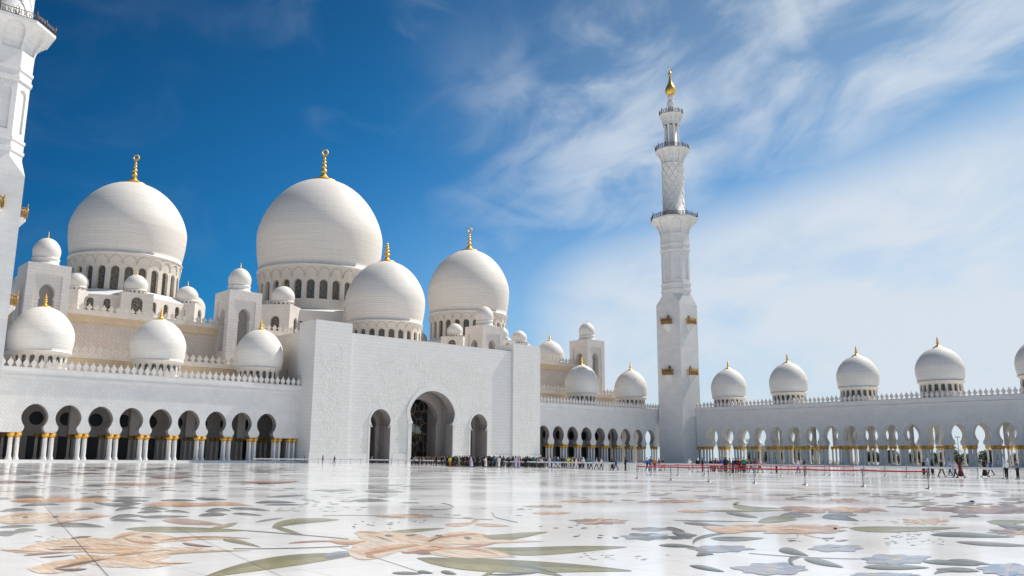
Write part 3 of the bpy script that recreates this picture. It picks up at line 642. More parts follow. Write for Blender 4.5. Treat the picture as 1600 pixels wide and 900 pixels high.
    for pts, w_, c, c2 in (([(690, 150), (790, 150), (770, 182), (640, 178)], 12, RU, RU2), ([(520, 150), (620, 168), (720, 172)], 6, PE2, RU2), ([(140, 152), (240, 180), (330, 176)], 7, PE, PE2), ([(50, 136), (130, 140), (250, 152)], 4, DB, MV), ([(805, 160), (950, 172), (1310, 158)], 13, GR2, GR), ([(390, 132), (480, 112), (570, 122)], 15, GR2, GR),
        ([(245, 90), (330, 100), (390, 112)], 5, DG, SG), ([(250, 182), (100, 196), (90, 224), (100, 232)], 4, DG, SG), ([(175, 206), (290, 212), (420, 205)], 6, SG, DG), ([(110, 285), (150, 262), (190, 280)], 12, DG, SG), ([(-60, 238), (20, 236), (110, 246)], 5, DG, SG), ([(0, 178), (60, 196), (115, 192)], 11, DG, SG), ([(-30, 158), (20, 166), (60, 176)], 5, DB, DG),
        ([(485, 260), (530, 256), (620, 286)], 14, DG, SG), ([(590, 290), (520, 296), (530, 310), (560, 334)], 6, DG, SG), ([(600, 300), (680, 312), (780, 338)], 13, DG, SG), ([(870, 336), (1000, 334), (1170, 340)], 8, DG, SG), ([(80, 330), (160, 340), (240, 358)], 9, DG, SG), ([(1140, 312), (1250, 312), (1400, 330)], 7, DG, SG), ([(1250, 306), (1350, 308), (1450, 326)], 6, DG, SG),
        ([(1390, 352), (1220, 338), (1190, 370)], 6, DG, SG), ([(1200, 346), (1300, 350), (1400, 356)], 9, DG, SG), ([(1175, 190), (1260, 184), (1400, 194), (1560, 200)], 7, DG, SG), ([(1290, 222), (1450, 234), (1640, 240)], 9, DG, SG), ([(1430, 130), (1520, 138), (1620, 128)], 7, GR2, GR), ([(1480, 142), (1540, 156), (1640, 158)], 7, DG, SG),
        ([(130, 80), (330, 84), (520, 78)], 3, GR, GR2), ([(310, 42), (240, 56), (300, 72), (500, 70)], 9, GR2, GR), ([(490, 102), (560, 98), (640, 104)], 7, SG, DB), ([(680, 110), (740, 100), (850, 128)], 8, DB, DG), ([(1350, 36), (1410, 42), (1330, 50), (1290, 48)], 5, SG, DB), ([(0, 124), (200, 130), (390, 130)], 2, SG2, SG)):
        S_(ZC, 2.91, pts, w_, c, c2)
    for k in range(24): x = random.uniform(540, 900); S_(ZC, 2.91, [(x-50, 76+random.uniform(-8, 12)), (x+20, 72+random.uniform(-8, 8)), (x+90, 78+random.uniform(-8, 14))], 5, random.choice((MV, (.42, .3, .3), RU2)), random.choice((MV, RU2, PE2)))
    for k in range(22): x = random.uniform(1180, 1620); S_(ZC, 2.91, [(x-50, 80+random.uniform(-8, 12)), (x+20, 74+random.uniform(-8, 8)), (x+90, 82+random.uniform(-8, 14))], 6, random.choice((MV, MR, RU2)), random.choice((MV, RU2)))
    line([ZC(350, 274), ZC(600, 296), ZC(850, 300)], .4, SG); line([ZC(560, 180), ZC(600, 210), ZC(520, 208)], .4, RU2); line([ZC(600, 190), ZC(700, 215), ZC(740, 200)], .4, RU2)
    dashes(1420, 840, 55, 12, 40, [(.42, .40, .44), SG, (.5, .4, .4)], 11, .05); dashes(1400, 815, 70, 5, 22, [PL, SG2, PE2], 16, .04); dashes(1270, 843, 50, 2, 8, [RU2, MR], 16, .06); dashes(1250, 775, 160, 6, 26, [SG, SG2, MV], 34, .03); dashes(1480, 775, 120, 7, 24, [SG, MV, SG2], 34, .03)
    dashes(1000, 775, 120, 6, 14, [SG2, RU2], 34, .03); dashes(1130, 765, 120, 3, 10, [PE2, SG2], 40, .02); dashes(1500, 790, 120, 6, 30, [MV, SG, MR, GR], 40, .03)
    # expansion joints
    JC = (.12, .08, .07)
    for a, b, w_ in (((62, 782), (172, 904), .028), ((278, 826), (446, 904), .022)):
        p, q = G(*a), G(*b); strip([(p.x+(q.x-p.x)*t/6, p.y+(q.y-p.y)*t/6) for t in range(7)], [w_*.17]*7, JC, None, False)
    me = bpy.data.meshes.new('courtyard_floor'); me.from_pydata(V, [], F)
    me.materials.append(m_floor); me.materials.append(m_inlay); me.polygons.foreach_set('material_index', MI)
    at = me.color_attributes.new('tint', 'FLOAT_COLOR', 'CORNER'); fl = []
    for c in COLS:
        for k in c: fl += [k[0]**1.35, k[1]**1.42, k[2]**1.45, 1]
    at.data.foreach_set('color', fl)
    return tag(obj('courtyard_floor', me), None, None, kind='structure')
build_floor()

def mY(y0): return lambda u, z, d: (u, y0+d, z)          # walls facing the court, running along x
def mX(x0): return lambda u, z, d: (x0+d, u, z)          # walls running along y, facing -x

# ---------------------------------------------------------------- arcades
def arcade_x(name, label, xs, half, x0, x1, roofx, backx, pier_x, doors):
    t = thing(name, label, 'arcade', ((x0+x1)/2, Y1, 0))
    loc = lambda o: setattr(o, 'location', Vector(o.location)-t.location) or o
    mb = MB(); f = mY(Y1)
    arcade_wall(mb, xs, half, 16.6, f, 1.6, rmi=1)
    for a, b in ((x0, xs[0]-half), (xs[-1]+half, x1)):
        if b-a > .05: mb.box(a, b, Y1, Y1+1.6, 5.25, 16.6)
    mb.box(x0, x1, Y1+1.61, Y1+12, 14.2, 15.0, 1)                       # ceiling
    loc(mb.build('wall', [m_weave, m_int_shade], t))
    mb = MB(); mb.box(x0, x1, Y1-.22, Y1, 15.0, 15.5); mb.box(x0, x1, Y1-.35, Y1+.3, 16.1, 16.75); mb.box(x0, x1, Y1-.12, Y1-.001, 15.5, 16.1); loc(mb.build('cornice', m_plain, t))
    mb = MB(); cresting(mb, x0, x1, 16.75, mY(Y1-.2)); loc(mb.build('cresting', m_hall, t))
    mb = MB(); mb.box(roofx[0], roofx[1], Y1+.31, Y1+13.99, 16.2, 16.6); loc(mb.build('roof', m_plain, t))
    mb = MB(); mb.box(x0, x1, Y1-.9, Y1+13.9, 0.001, ST); loc(mb.build('platform', m_step, t))
    # back wall with doors and round windows over them
    mb = MB(); a, b = backx
    DD = [(1.25, ST+.01), (1.25, 4.9), (0, 4.9)]; CC = [(0, 7.0)]+[(1.32*math.sin(PI*i/12), 8.3-1.32*math.cos(PI*i/12)) for i in range(1, 12)]+[(0, 9.62)]
    cs = doors; e = a; f2 = mY(Y1+12.6)
    for c in cs:
        if c-2.6 > e+.01: mb.box(e, c-2.6, Y1+12.6, Y1+13.4, ST, 14.2)
        mb.archcell(c-2.6, c+2.6, c, DD, 7.0, f2, .8, under=False); mb.archcell(c-2.6, c+2.6, c, CC, 14.2, f2, .8, under=False); e = c+2.6
    if e < b: mb.box(e, b, Y1+12.6, Y1+13.4, ST, 14.2)
    loc(mb.build('back_wall', m_int_shade, t))
    for c in cs:
        mb = MB(); mb.pane(0, [(1.25, ST), (1.25, 4.9)], mY(0), 0); o = mb.build('glass_door', m_dark, t, (c, Y1+13.0, 0)); loc(o)
        mb = MB(); mb.face([(u, 0, z) for u, z in CC[1:-1]]+[(-u, 0, z) for u, z in CC[1:-1]][::-1]); o = mb.build('round_window', m_dark, t, (c, Y1+13.0, 0)); loc(o)
    # half-way row: wall fragments over every second pair
    for k, c in enumerate(xs):
        if k % 2 == 1 and k < len(xs)-1:
            cc = c+half; mb = MB(); o_ = [(3.3-h_ if False else h_, z_) for h_, z_ in ARCH]
            mb.box(cc-.9, cc+.9, Y1+6.2, Y1+7.4, 5.25, 14.19); loc(mb.build('inner_pier', m_int_shade, t))
    for px in pier_x:
        for dx in (-.55, .55):
            for dy in (.3, 1.3): loc(column(t, px+dx, Y1+dy))
            loc(column(t, px+dx, Y1+6.8, inner=True))
    return t
xsL = [42.17+5.645*k for k in range(9)]
A1 = arcade_x('arcade', 'white keyhole-arched arcade to the left of the carved portal', xsL, 2.8225, 31.5, 94.9, (31.5, 94.9), (31.5, 94.9), [39.35+5.645*k for k in range(10)]+[93.6], [39.99+5.474*k for k in range(10)])
xsM = [164.28+5.755*k for k in range(10)]
A2 = arcade_x('arcade', 'white arcade between the carved portal and the far minaret, with two domes above it', xsM[:9+1], 2.8775, 163.4, 222.4, (163.4, 222.4), (163.4, 227.2), [161.4+5.755*k for k in range(11) if 161.4+5.755*k > 164], [166.5+5.5*k for k in range(11)])
for (x, R, zt) in ((20.9, 6.1, 20.3), (43.2, 5.7, 20.2), (65.2, 5.4, 20.2), (87.5, 5.3, 20.4)):
    if x < 30: continue
    dome(A1, x-A1.location.x, 182-Y1, zt-.0, R, 8.6, 2.7, **ROW)
for (x, R) in ((191.8, 5.15), (214.4, 5.2)): dome(A2, x-A2.location.x, 182-Y1, 20.35, R, 8.65, 2.75, **ROW)

# see-through arcade on the right
t = thing('arcade', 'long open white arcade on the right, sky and palms seen through its arches', 'arcade', (X2, 110, 0)); A3 = t
loc = lambda o, t=t: setattr(o, 'location', Vector(o.location)-t.location) or o
ysR = [159.95-5.54*k for k in range(21)]; half = 2.77; yA, yB = ysR[-1]-half, 165.6
ARCH2 = keyhole(2.02, 5.35, 1.52, 6.5, 2.2, 8.4, 10.8)
mb = MB(); arcade_wall(mb, ysR, half, 17.0, mX(X2), 2.2, ARCH2)
mb.box(X2, X2+2.2, ysR[0]+half, yB, 5.35, 17.0)
loc(mb.build('wall', [m_weave], t))
for nm, xx in (('outer_wall', X2+11.6),):
    mb = MB(); arcade_wall(mb, ysR, half, 14.3, mX(xx), 1.2, ARCH2); mb.box(xx, xx+1.2, ysR[0]+half, yB, 5.35, 14.3); loc(mb.build(nm, m_wall, t))
inn = [c for c in ysR if 132 < c < 143 or 103 < c < 122 or c < 82]
for grp in ([c for c in inn if c > 130], [c for c in inn if 95 < c < 125], [c for c in inn if c < 90]):
    mb = MB(); arcade_wall(mb, grp, half, 14.3, mX(X2+6.2), 1.3, ARCH2); loc(mb.build('inner_wall', m_wall, t))
TA = keyhole(1.9, 5.35, 1.3, 6.7, 1.8, 8.6, 11.2)
for py in (162.72, 140.56, 118.4, 96.24, 74.08, 51.9):
    mb = MB(); mb.archcell(X2+2.21, X2+11.59, X2+6.6, TA, 14.3, lambda u, z, d, py=py: (u, py-.5+d, z), 1.0)
    loc(mb.build('cross_wall', m_wall, t))
mb = MB(); mb.box(X2-.22, X2, yA, yB, 15.4, 15.9); mb.box(X2-.35, X2+.3, yA, yB, 16.5, 17.15); loc(mb.build('cornice', m_plain, t))
mb = MB(); cresting(mb, yA, yB, 17.15, mX(X2-.2)); loc(mb.build('cresting', m_hall, t))
mb = MB(); mb.box(X2+2.21, X2+12.9, yA, yB, 14.31, 15.0); mb.box(X2+.31, X2+12.9, yA, yB, 16.6, 17.0); mb.box(X2+12.3, X2+12.9, yA, yB, 15.01, 16.59); loc(mb.build('roof', m_plain, t))
mb = MB(); mb.box(X2-.9, X2+13.6, yA, yB+.4, 0.001, ST); loc(mb.build('platform', m_step, t))
piers = [165.1]+[159.95+half-5.54*k for k in range(22)]
cnt = 0; rest = MB()
def colgeo(mb, x, y):
    mb.lathe([(.42, ST), (.42, ST+.12), (.38, ST+.3), (.25, ST+.62), (.24, 4.3), (.27, 4.35)], 8, x-X2, y-110, 0)
    mb.lathe([(.28, 4.35), (.33, 4.5), (.46, 4.8), (.5, 5.0), (.5, 5.34)], 8, x-X2, y-110, 1)
spots = []
for py in piers:
    for dy in (-.55, .55):
        for k, dx in enumerate((.45, 1.75)): spots.append((k, X2+dx, py+dy))
        spots.append((3, X2+12.2, py+dy))
for py in (162.72, 140.56, 118.4, 96.24, 74.08):
    for dx in (3.3, 9.6):
        for dy in (-.55, .55): spots.append((2, X2+dx, py+dy))
for c in inn:
    for sg in (-1, 1):
        if sg < 0 or (c+5.54) not in inn: spots.append((2, X2+6.85, c+sg*half-.55)); spots.append((2, X2+6.85, c+sg*half+.55))
vis = sorted(set([s for s in spots if s[2] > 68]), key=lambda s: (s[0], s[2]))
for k, x, y in vis[:100]: loc(column(t, x, y, ST, 5.35))
chosen = set(vis[:100])
for s_ in spots:
    if s_ not in chosen: colgeo(rest, s_[1], s_[2])
o = rest.build('column', [m_col, m_cap], t); o['kind'] = 'stuff'
for (y, R, zr) in ((157.2, 5.45, 20.3), (136.6, 5.5, 20.7), (115.3, 5.6, 21.1), (93.2, 5.9, 21.5), (69.3, 5.95, 21.6)):
    dome(t, 232-X2, y-110, zr, R, 8.75, 2.9, **ROW)

# ---------------------------------------------------------------- portal
t = thing('entrance_portal', 'massive white marble portal block with carved front, tall pointed arch and a dome behind', 'gateway', (128, 171, 0)); PT = t
loc = lambda o, t=t: setattr(o, 'location', Vector(o.location)-t.location) or o
XL, XR = 94.9, 163.4
def cbox(name, x0, x1, y0, y1, z0, z1, m, cx):       # box whose front is mapped round its own centre line
    mb = MB(); mb.box(x0-cx, x1-cx, y0, y1, z0, z1); return loc(mb.build(name, m, t, (cx, 0, 0)))
cbox('tower', 94.9, 104.2, 170.5, 178, 0, 31.2, m_rel_t, 99.6)
cbox('tower', 153.6, 163.4, 170.5, 178, 0, 31.2, m_rel_t, 158.5)
MA = keyhole(6.2, .0, 5.95, 9.6, 6.75, 12.3, 17.3, 14, flare=False)
SA = keyhole(2.75, .0, 2.05, 8.2, 2.75, 9.9, 12.3, 12, flare=False)
mb = MB(); f = lambda u, z, d: (u, 171.2+d, z)
mb.archcell(-23.79, -10, -14.9, SA, 29.2, f, 2.6, rmi=1, under=False)
mb.archcell(-10, 10, 0, MA, 29.2, f, 2.6, rmi=1, under=False)
mb.archcell(10, 25.59, 14.6, SA, 29.2, f, 2.6, rmi=1, under=False)
mb.face([f(-23.79, 29.2, 0), f(25.59, 29.2, 0), f(25.59, 29.2, 2.6), f(-23.79, 29.2, 2.6)])
loc(mb.build('front_wall', [m_rel_c, m_int_shade], t, (128, 0, 0)))
# raised mouldings round the arches
def moulding(cx, out, wd, dep, y, sc=1):
    mb = MB(); n = len(out)
    for sg in (-1, 1):
        for i in range(n-1):
            (h0, z0), (h1, z1) = out[i], out[i+1]
            zc = out[0][1]; za = out[-1][1]
            k = lambda h, z: ((h+wd) if z < 12 else h+wd*(h/(out[-3][0]+2.0) if h < 2 else 1), z+wd*max(0, min(1, (z-za*.72)/(za*.28))))
            def ofs(i):
                a = out[max(0, i-1)]; b = out[min(n-1, i+1)]; dx, dz = b[0]-a[0], b[1]-a[1]; l = math.hypot(dx, dz) or 1
                if i == n-1: return (0, out[i][1]+wd*1.15)
                return (out[i][0]+dz/l*wd, max(0, out[i][1]-dx/l*wd))
            a0, a1 = ofs(i), ofs(i+1)
            p = [(sg*h0, z0), (sg*a0[0], a0[1]), (sg*a1[0], a1[1]), (sg*h1, z1)]
            fr = [(u, y-dep, z) for u, z in p]; bk = [(u, y, z) for u, z in p]
            mb.face(fr); mb.face([fr[1], fr[2], bk[2], bk[1]]); mb.face([fr[0], fr[3], bk[3], bk[0]])
    return loc(mb.build('arch_moulding', m_plain, t, (cx, 0, 0)))
moulding(128, MA, 1.0, .25, 171.2); moulding(113.1, SA, .5, .16, 171.2); moulding(142.6, SA, .5, .16, 171.2)
for cx, hw in ((128, 6.2),):
    mb = MB(); mb.box(-hw-1.2, -hw+.25, 170.85, 172, 9.35, 9.65); mb.box(hw-.25, hw+1.2, 170.85, 172, 9.35, 9.65); loc(mb.build('impost', m_plain, t, (cx, 0, 0)))
# body: side walls, roof, niches
mb = MB()
def sidewall(x, d, mi=0):
    o = roundarch(.55, 17.5, 20.8, 5)
    f = lambda u, z, dd: (x+dd*d, u, z)
    e = 178.
    for c in (183., 187.):
        mb.face([f(e, 0, 0), f(c-1, 0, 0), f(c-1, 29.2, 0), f(e, 29.2, 0)])
        mb.archcell(c-1, c+1, c, o, 29.2, f, .5, back=False, under=False); mb.pane(c, o, f, .5, 1)
        mb.face([f(c-1, 0, 0), f(c+1, 0, 0), f(c+1, 17.5, 0), f(c-1, 17.5, 0)]); e = c+1
    mb.face([f(e, 0, 0), f(210, 0, 0), f(210, 29.2, 0), f(e, 29.2, 0)])
sidewall(XL+.05, 1); sidewall(XR-.05, -1)
mb.face([(XL+.05, 210, 0), (XR-.05, 210, 0), (XR-.05, 210, 29.2), (XL+.05, 210, 29.2)])
mb.face([(XL+.05, 173.81, 29.19), (XR-.05, 173.81, 29.19), (XR-.05, 210, 29.19), (XL+.05, 210, 29.19)])
loc(mb.build('side_walls', [m_warm, m_dark], t))
mb = MB()
IA = keyhole(5.2, .0, 5.0, 9.0, 5.6, 11.4, 15.6, 12, flare=False)
f = mY(176.6)
mb.archcell(-6.95, 6.95, 0, IA, 18, f, 1.6, under=False)
mb.face([(-6.95, 173.8, 0), (-6.95, 176.6, 0), (-6.95, 176.6, 18), (-6.95, 173.8, 18)]); mb.face([(6.95, 173.8, 0), (6.95, 176.6, 0), (6.95, 176.6, 18), (6.95, 173.8, 18)]); mb.face([(-6.95, 173.8, 18), (6.95, 173.8, 18), (6.95, 176.6, 18), (-6.95, 176.6, 18)])
mb.face([(-5.6, 178.2, 0), (-5.6, 181, 0), (-5.6, 181, 17), (-5.6, 178.2, 17)]); mb.face([(5.6, 178.2, 0), (5.6, 181, 0), (5.6, 181, 17), (5.6, 178.2, 17)]); mb.face([(-5.6, 178.2, 17), (5.6, 178.2, 17), (5.6, 181, 17), (-5.6, 181, 17)])
loc(mb.build('inner_arch', m_int_shade, t, (128, 0, 0)))
mb = MB(); mb.face([(-5.6, 180.9, 0), (5.6, 180.9, 0), (5.6, 180.9, 17), (-5.6, 180.9, 17)]); gd = loc(mb.build('flower_glass_screen', m_door, t, (128, 0, 0)))
mb = MB(); mb.box(-5.5, 5.5, 180.6, 180.85, 7.0, 7.25)
for k in range(-2, 3): mb.box(k*2.2-.06, k*2.2+.06, 180.65, 180.85, 0, 7)
o = mb.build('door_frame', m_wood, gd)
mb = MB(); pts = [(-3.6*math.cos(PI*i/14), 7.3+2.6*math.sin(PI*i/14)) for i in range(15)]
mb.face([(u, 180.7, z) for u, z in pts], uvs=pts); mb.build('fan_light', m_fan, gd)
for cx in (113.1, 142.6):
    mb = MB(); mb.box(-3.0, -2.8, 173.8, 180, 0, 13); mb.box(2.8, 3.0, 173.8, 180, 0, 13); mb.box(-3.0, 3.0, 173.8, 180, 13, 13.2)
    o2 = keyhole(1.9, 0, 1.6, 7.8, 2.1, 9.3, 11.3, flare=False); mb.archcell(-2.8, 2.8, 0, o2, 13, mY(176.0), .8, under=False)
    mb.face([(-2.8, 180, 0), (2.8, 180, 0), (2.8, 180, 13), (-2.8, 180, 13)])
    loc(mb.build('side_passage', m_int_shade, t, (cx, 0, 0)))
    mb = MB(); mb.box(-2.6, -.4, 179.9, 179.98, 0, 6.5); loc(mb.build('side_door', m_dark, t, (cx, 0, 0)))
mb = MB(); mb.box(94.7, 163.6, 170.28, 170.5, 0.001, 3.2); 
# low plinth course, open at the arches
mb = MB()
pl_list = (((94.7, 104.4, 170.35), (104.4, 109.6, 171.05), (116.6, 120.6, 171.05), (135.4, 139.1, 171.05), (146.1, 153.4, 171.05), (153.4, 163.6, 170.35)))
for a, b, y in pl_list:
    mb = MB(); mb.box(a, b, y, y+.149, 0.001, 2.3); loc(mb.build('plinth', m_plain, t))
dome(t, 129-128, 195-171, 36.0, 10.7, 17.0, 5.9, nwin=24, rim=(0, .92), win=(-.20, -.47, .62), zbase=-.66, reliefs=True)

# ---------------------------------------------------------------- prayer hall
t = thing('prayer_hall', 'huge white mosque hall behind the arcades with three giant domes and square turrets', 'mosque', (129.5, 232, 0)); PH = t
loc = lambda o, t=t: setattr(o, 'location', Vector(o.location)-t.location) or o
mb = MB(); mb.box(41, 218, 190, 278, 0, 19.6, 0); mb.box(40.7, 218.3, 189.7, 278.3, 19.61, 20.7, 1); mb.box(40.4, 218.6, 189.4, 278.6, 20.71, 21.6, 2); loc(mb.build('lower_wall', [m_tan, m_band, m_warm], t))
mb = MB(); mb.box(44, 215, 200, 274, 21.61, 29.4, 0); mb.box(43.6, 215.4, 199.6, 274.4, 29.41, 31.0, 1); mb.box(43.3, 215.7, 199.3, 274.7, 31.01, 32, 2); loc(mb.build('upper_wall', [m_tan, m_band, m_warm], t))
mb = MB(); cresting(mb, 40.4, 218.6, 21.6, mY(189.45), 1.5); cresting(mb, 189.4, 278.6, 21.6, lambda u, z, d: (218.5-d, u, z), 1.5); loc(mb.build('cresting', m_warm, t))
mb = MB(); cresting(mb, 43.3, 215.7, 32, mY(199.35), 1.5, h=.85); cresting(mb, 199.3, 274.7, 32, lambda u, z, d: (215.6-d, u, z), 1.5, h=.85); loc(mb.build('cresting', m_warm, t))
def turret(cx, cy):
    mb = MB(); h = 4.1; zt = 39.9
    KN = keyhole(1.45, 25.6, 1.15, 32.6, 1.5, 33.9, 35.7, flare=False)
    for k in range(4):
        a = k*PI/2; c, s_ = round(math.cos(a)), round(math.sin(a))
        mf = lambda u, z, d, c=c, s_=s_: (c*u+s_*(h-d), s_*u-c*(h-d), z)
        mb.face([mf(-h, 21.6, 0), mf(h, 21.6, 0), mf(h, 23.2, 0), mf(-h, 23.2, 0)], uvs=[(-h, 21), (h, 21), (h, 23.2), (-h, 23.2)])
        fr = 2.6; zl, zh = 23.2, 37.6
        for q in ([(-h, zl), (-fr, zl), (-fr, zh), (-h, zh)], [(fr, zl), (h, zl), (h, zh), (fr, zh)], [(-h, zh), (h, zh), (h, zt), (-h, zt)]):
            mb.face([mf(u, z, 0) for u, z in q], uvs=q)
        for q in ((-fr, zl, -fr, zh), (fr, zl, fr, zh), (-fr, zh, fr, zh), (-fr, zl, fr, zl)):
            a0 = (q[0], q[1]); b0 = (q[2], q[3]); mb.face([mf(*a0, 0), mf(*a0, .3), mf(*b0, .3), mf(*b0, 0)])
        mf2 = lambda u, z, d, mf=mf: mf(u, z, d+.3)
        mb.archcell(-fr, fr, 0, KN, zh, mf2, 1.6, back=False, under=False, mi=1)
        q = [(-fr, zl), (fr, zl), (fr, 25.6), (-fr, 25.6)]; mb.face([mf2(u, z, 0) for u, z in q], uvs=q, mi=1)
        mb.pane(0, KN, mf2, 1.6, mi=2)
    mb.face([(-h, -h, zt), (h, -h, zt), (h, h, zt), (-h, h, zt)])
    o = mb.build('turret', [m_hall, m_hall, m_int_shade], t, (cx-129.5, cy-232, 0))
    key = 'turretdome'
    if key not in CACHE:
        a = MB(); a.lathe([(3.1, 39.91), (3.1, 40.3), (2.55, 40.6), (2.55, 41.3), (2.72, 41.5), (2.6, 41.65)]+domeprof(2.7, 4.45, 41.66, 16, .9, .12), 36); CACHE[key] = (a.mesh('turret_dome', m_domes), finial_mesh(1.5, .32))
    obj('turret_dome', CACHE[key][0], o); obj('finial', CACHE[key][1], o, (0, 0, 46.11))
for cx in (46.2, 89.0, 166.6, 211.4): turret(cx, 198.1)
def dome_base(cx, cy, ap, zt, zroof, rd, ring, zsm, rsm, blk=3.6):
    """octagonal base with windows, projecting blocks carrying small domes, sloping roof up to the drum"""
    mb = MB(); n = 8; hw = ap*math.tan(PI/8)
    O = roundarch(.75, 35.0, 38.0, 5); O2 = roundarch(1.25, 34.2, 38.3, 6)
    for k in range(n):
        a = -PI/2+k*2*PI/n+PI/8; ca, sa = math.cos(a), math.sin(a)
        mf = lambda u, z, d, ca=ca, sa=sa: (ca*(ap-d)-sa*u, sa*(ap-d)+ca*u, z)
        mb.face([mf(-hw, 31.9, 0), mf(hw, 31.9, 0), mf(hw, 35, 0), mf(-hw, 35, 0)], uvs=[(-hw, 31.9), (hw, 31.9), (hw, 35), (-hw, 35)])
        c0 = -hw; nw = 4; w_ = 2*hw/nw
        for i in range(nw):
            mb.archcell(c0+i*w_, c0+(i+1)*w_, c0+(i+.5)*w_, O, zt, mf, .4, back=False, under=False); mb.pane(c0+(i+.5)*w_, O, mf, .4, 1)
        mb.face([mf(-hw, zt, 0), mf(hw, zt, 0), (rd*math.cos(a+PI/8), rd*math.sin(a+PI/8), zroof), (rd*math.cos(a-PI/8), rd*math.sin(a-PI/8), zroof)], mi=2)
    b = loc(mb.build('dome_base', [m_hall, m_win, m_plain], t, (cx, cy, 0)))
    for k, (rx, ry) in enumerate(ring):
        a = math.atan2(ry, rx); ca, sa = math.cos(a), math.sin(a); r = math.hypot(rx, ry)
        mb = MB(); h = blk
        for j in range(4):
            q = a+j*PI/2; cq, sq = math.cos(q), math.sin(q)
            mf = lambda u, z, d, cq=cq, sq=sq: (cq*(h-d)-sq*u, sq*(h-d)+cq*u, z)
            mb.face([mf(-h, 31.9, 0), mf(h, 31.9, 0), mf(h, 34.2, 0), mf(-h, 34.2, 0)], uvs=[(-h, 31.9), (h, 31.9), (h, 34.2), (-h, 34.2)])
            mb.archcell(-h, h, 0, O2, zt+.5, mf, .5, back=False, under=False); mb.pane(0, O2, mf, .5, 1)
        mb.face([(ca*sx*h-sa*sy*h, sa*sx*h+ca*sy*h, zt+.5) for sx, sy in ((-1, -1), (1, -1), (1, 1), (-1, 1))])
        o = loc(mb.build('dome_block', [m_hall, m_win], t, (cx+rx, cy+ry, 0)))
        tinydome(t, cx+rx-129.5, cy+ry-232, zt+.5, rsm, 'small_dome')
def ring8(r, rot=0): return [(r*math.cos(-PI/2+k*PI/4+rot), r*math.sin(-PI/2+k*PI/4+rot)) for k in range(8)]
dome_base(73, 232, 17.6, 38.9, 41.0, 14.6, [(-2.6, -17.0), (-14.4, -11), (12.2, -11.4), (17, 2), (12, 14), (-12, 14)], 0, 2.75)
dome_base(129.1, 232, 21.5, 41.0, 42.4, 18.2, [(.2, -21.6), (-19.2, -15.4), (18.5, -15.4), (21.6, 0), (-21.6, 2)], 0, 3.25, 4.1)
dome_base(188, 232, 17.0, 38.9, 41.0, 13.4, [(0, -17.0), (-15.4, -12), (10.6, -14.5), (17, 0), (-12, 12)], 0, 2.6)
dome(t, 73-129.5, 0, 50.3, 14.3, 20.9, 8.1, cres=True, nwin=26, rim=(0, .925), win=(-.23, -.66, .62), zbase=-.86, reliefs=True)
dome(t, 129.1-129.5, 0, 55.0, 18.8, 29.3, 10.3, cres=True, nwin=30, rim=(0, .925), win=(-.225, -.52, .62), zbase=-.72, reliefs=True)
dome(t, 187.7-129.5, 0, 49.3, 14.15, 22.8, 8.3, cres=True, nwin=26, rim=(0, .925), win=(-.20, -.60, .62), zbase=-.80, reliefs=True)
dome(t, 103.5-129.5, 262-232, 44.0, 3.4, 5.4, 2, **ROW)
for x in (48, 211.5): dome(t, x-129.5, 216-232, 34.0, 5.0, 7.4, 2.9, **ROW)

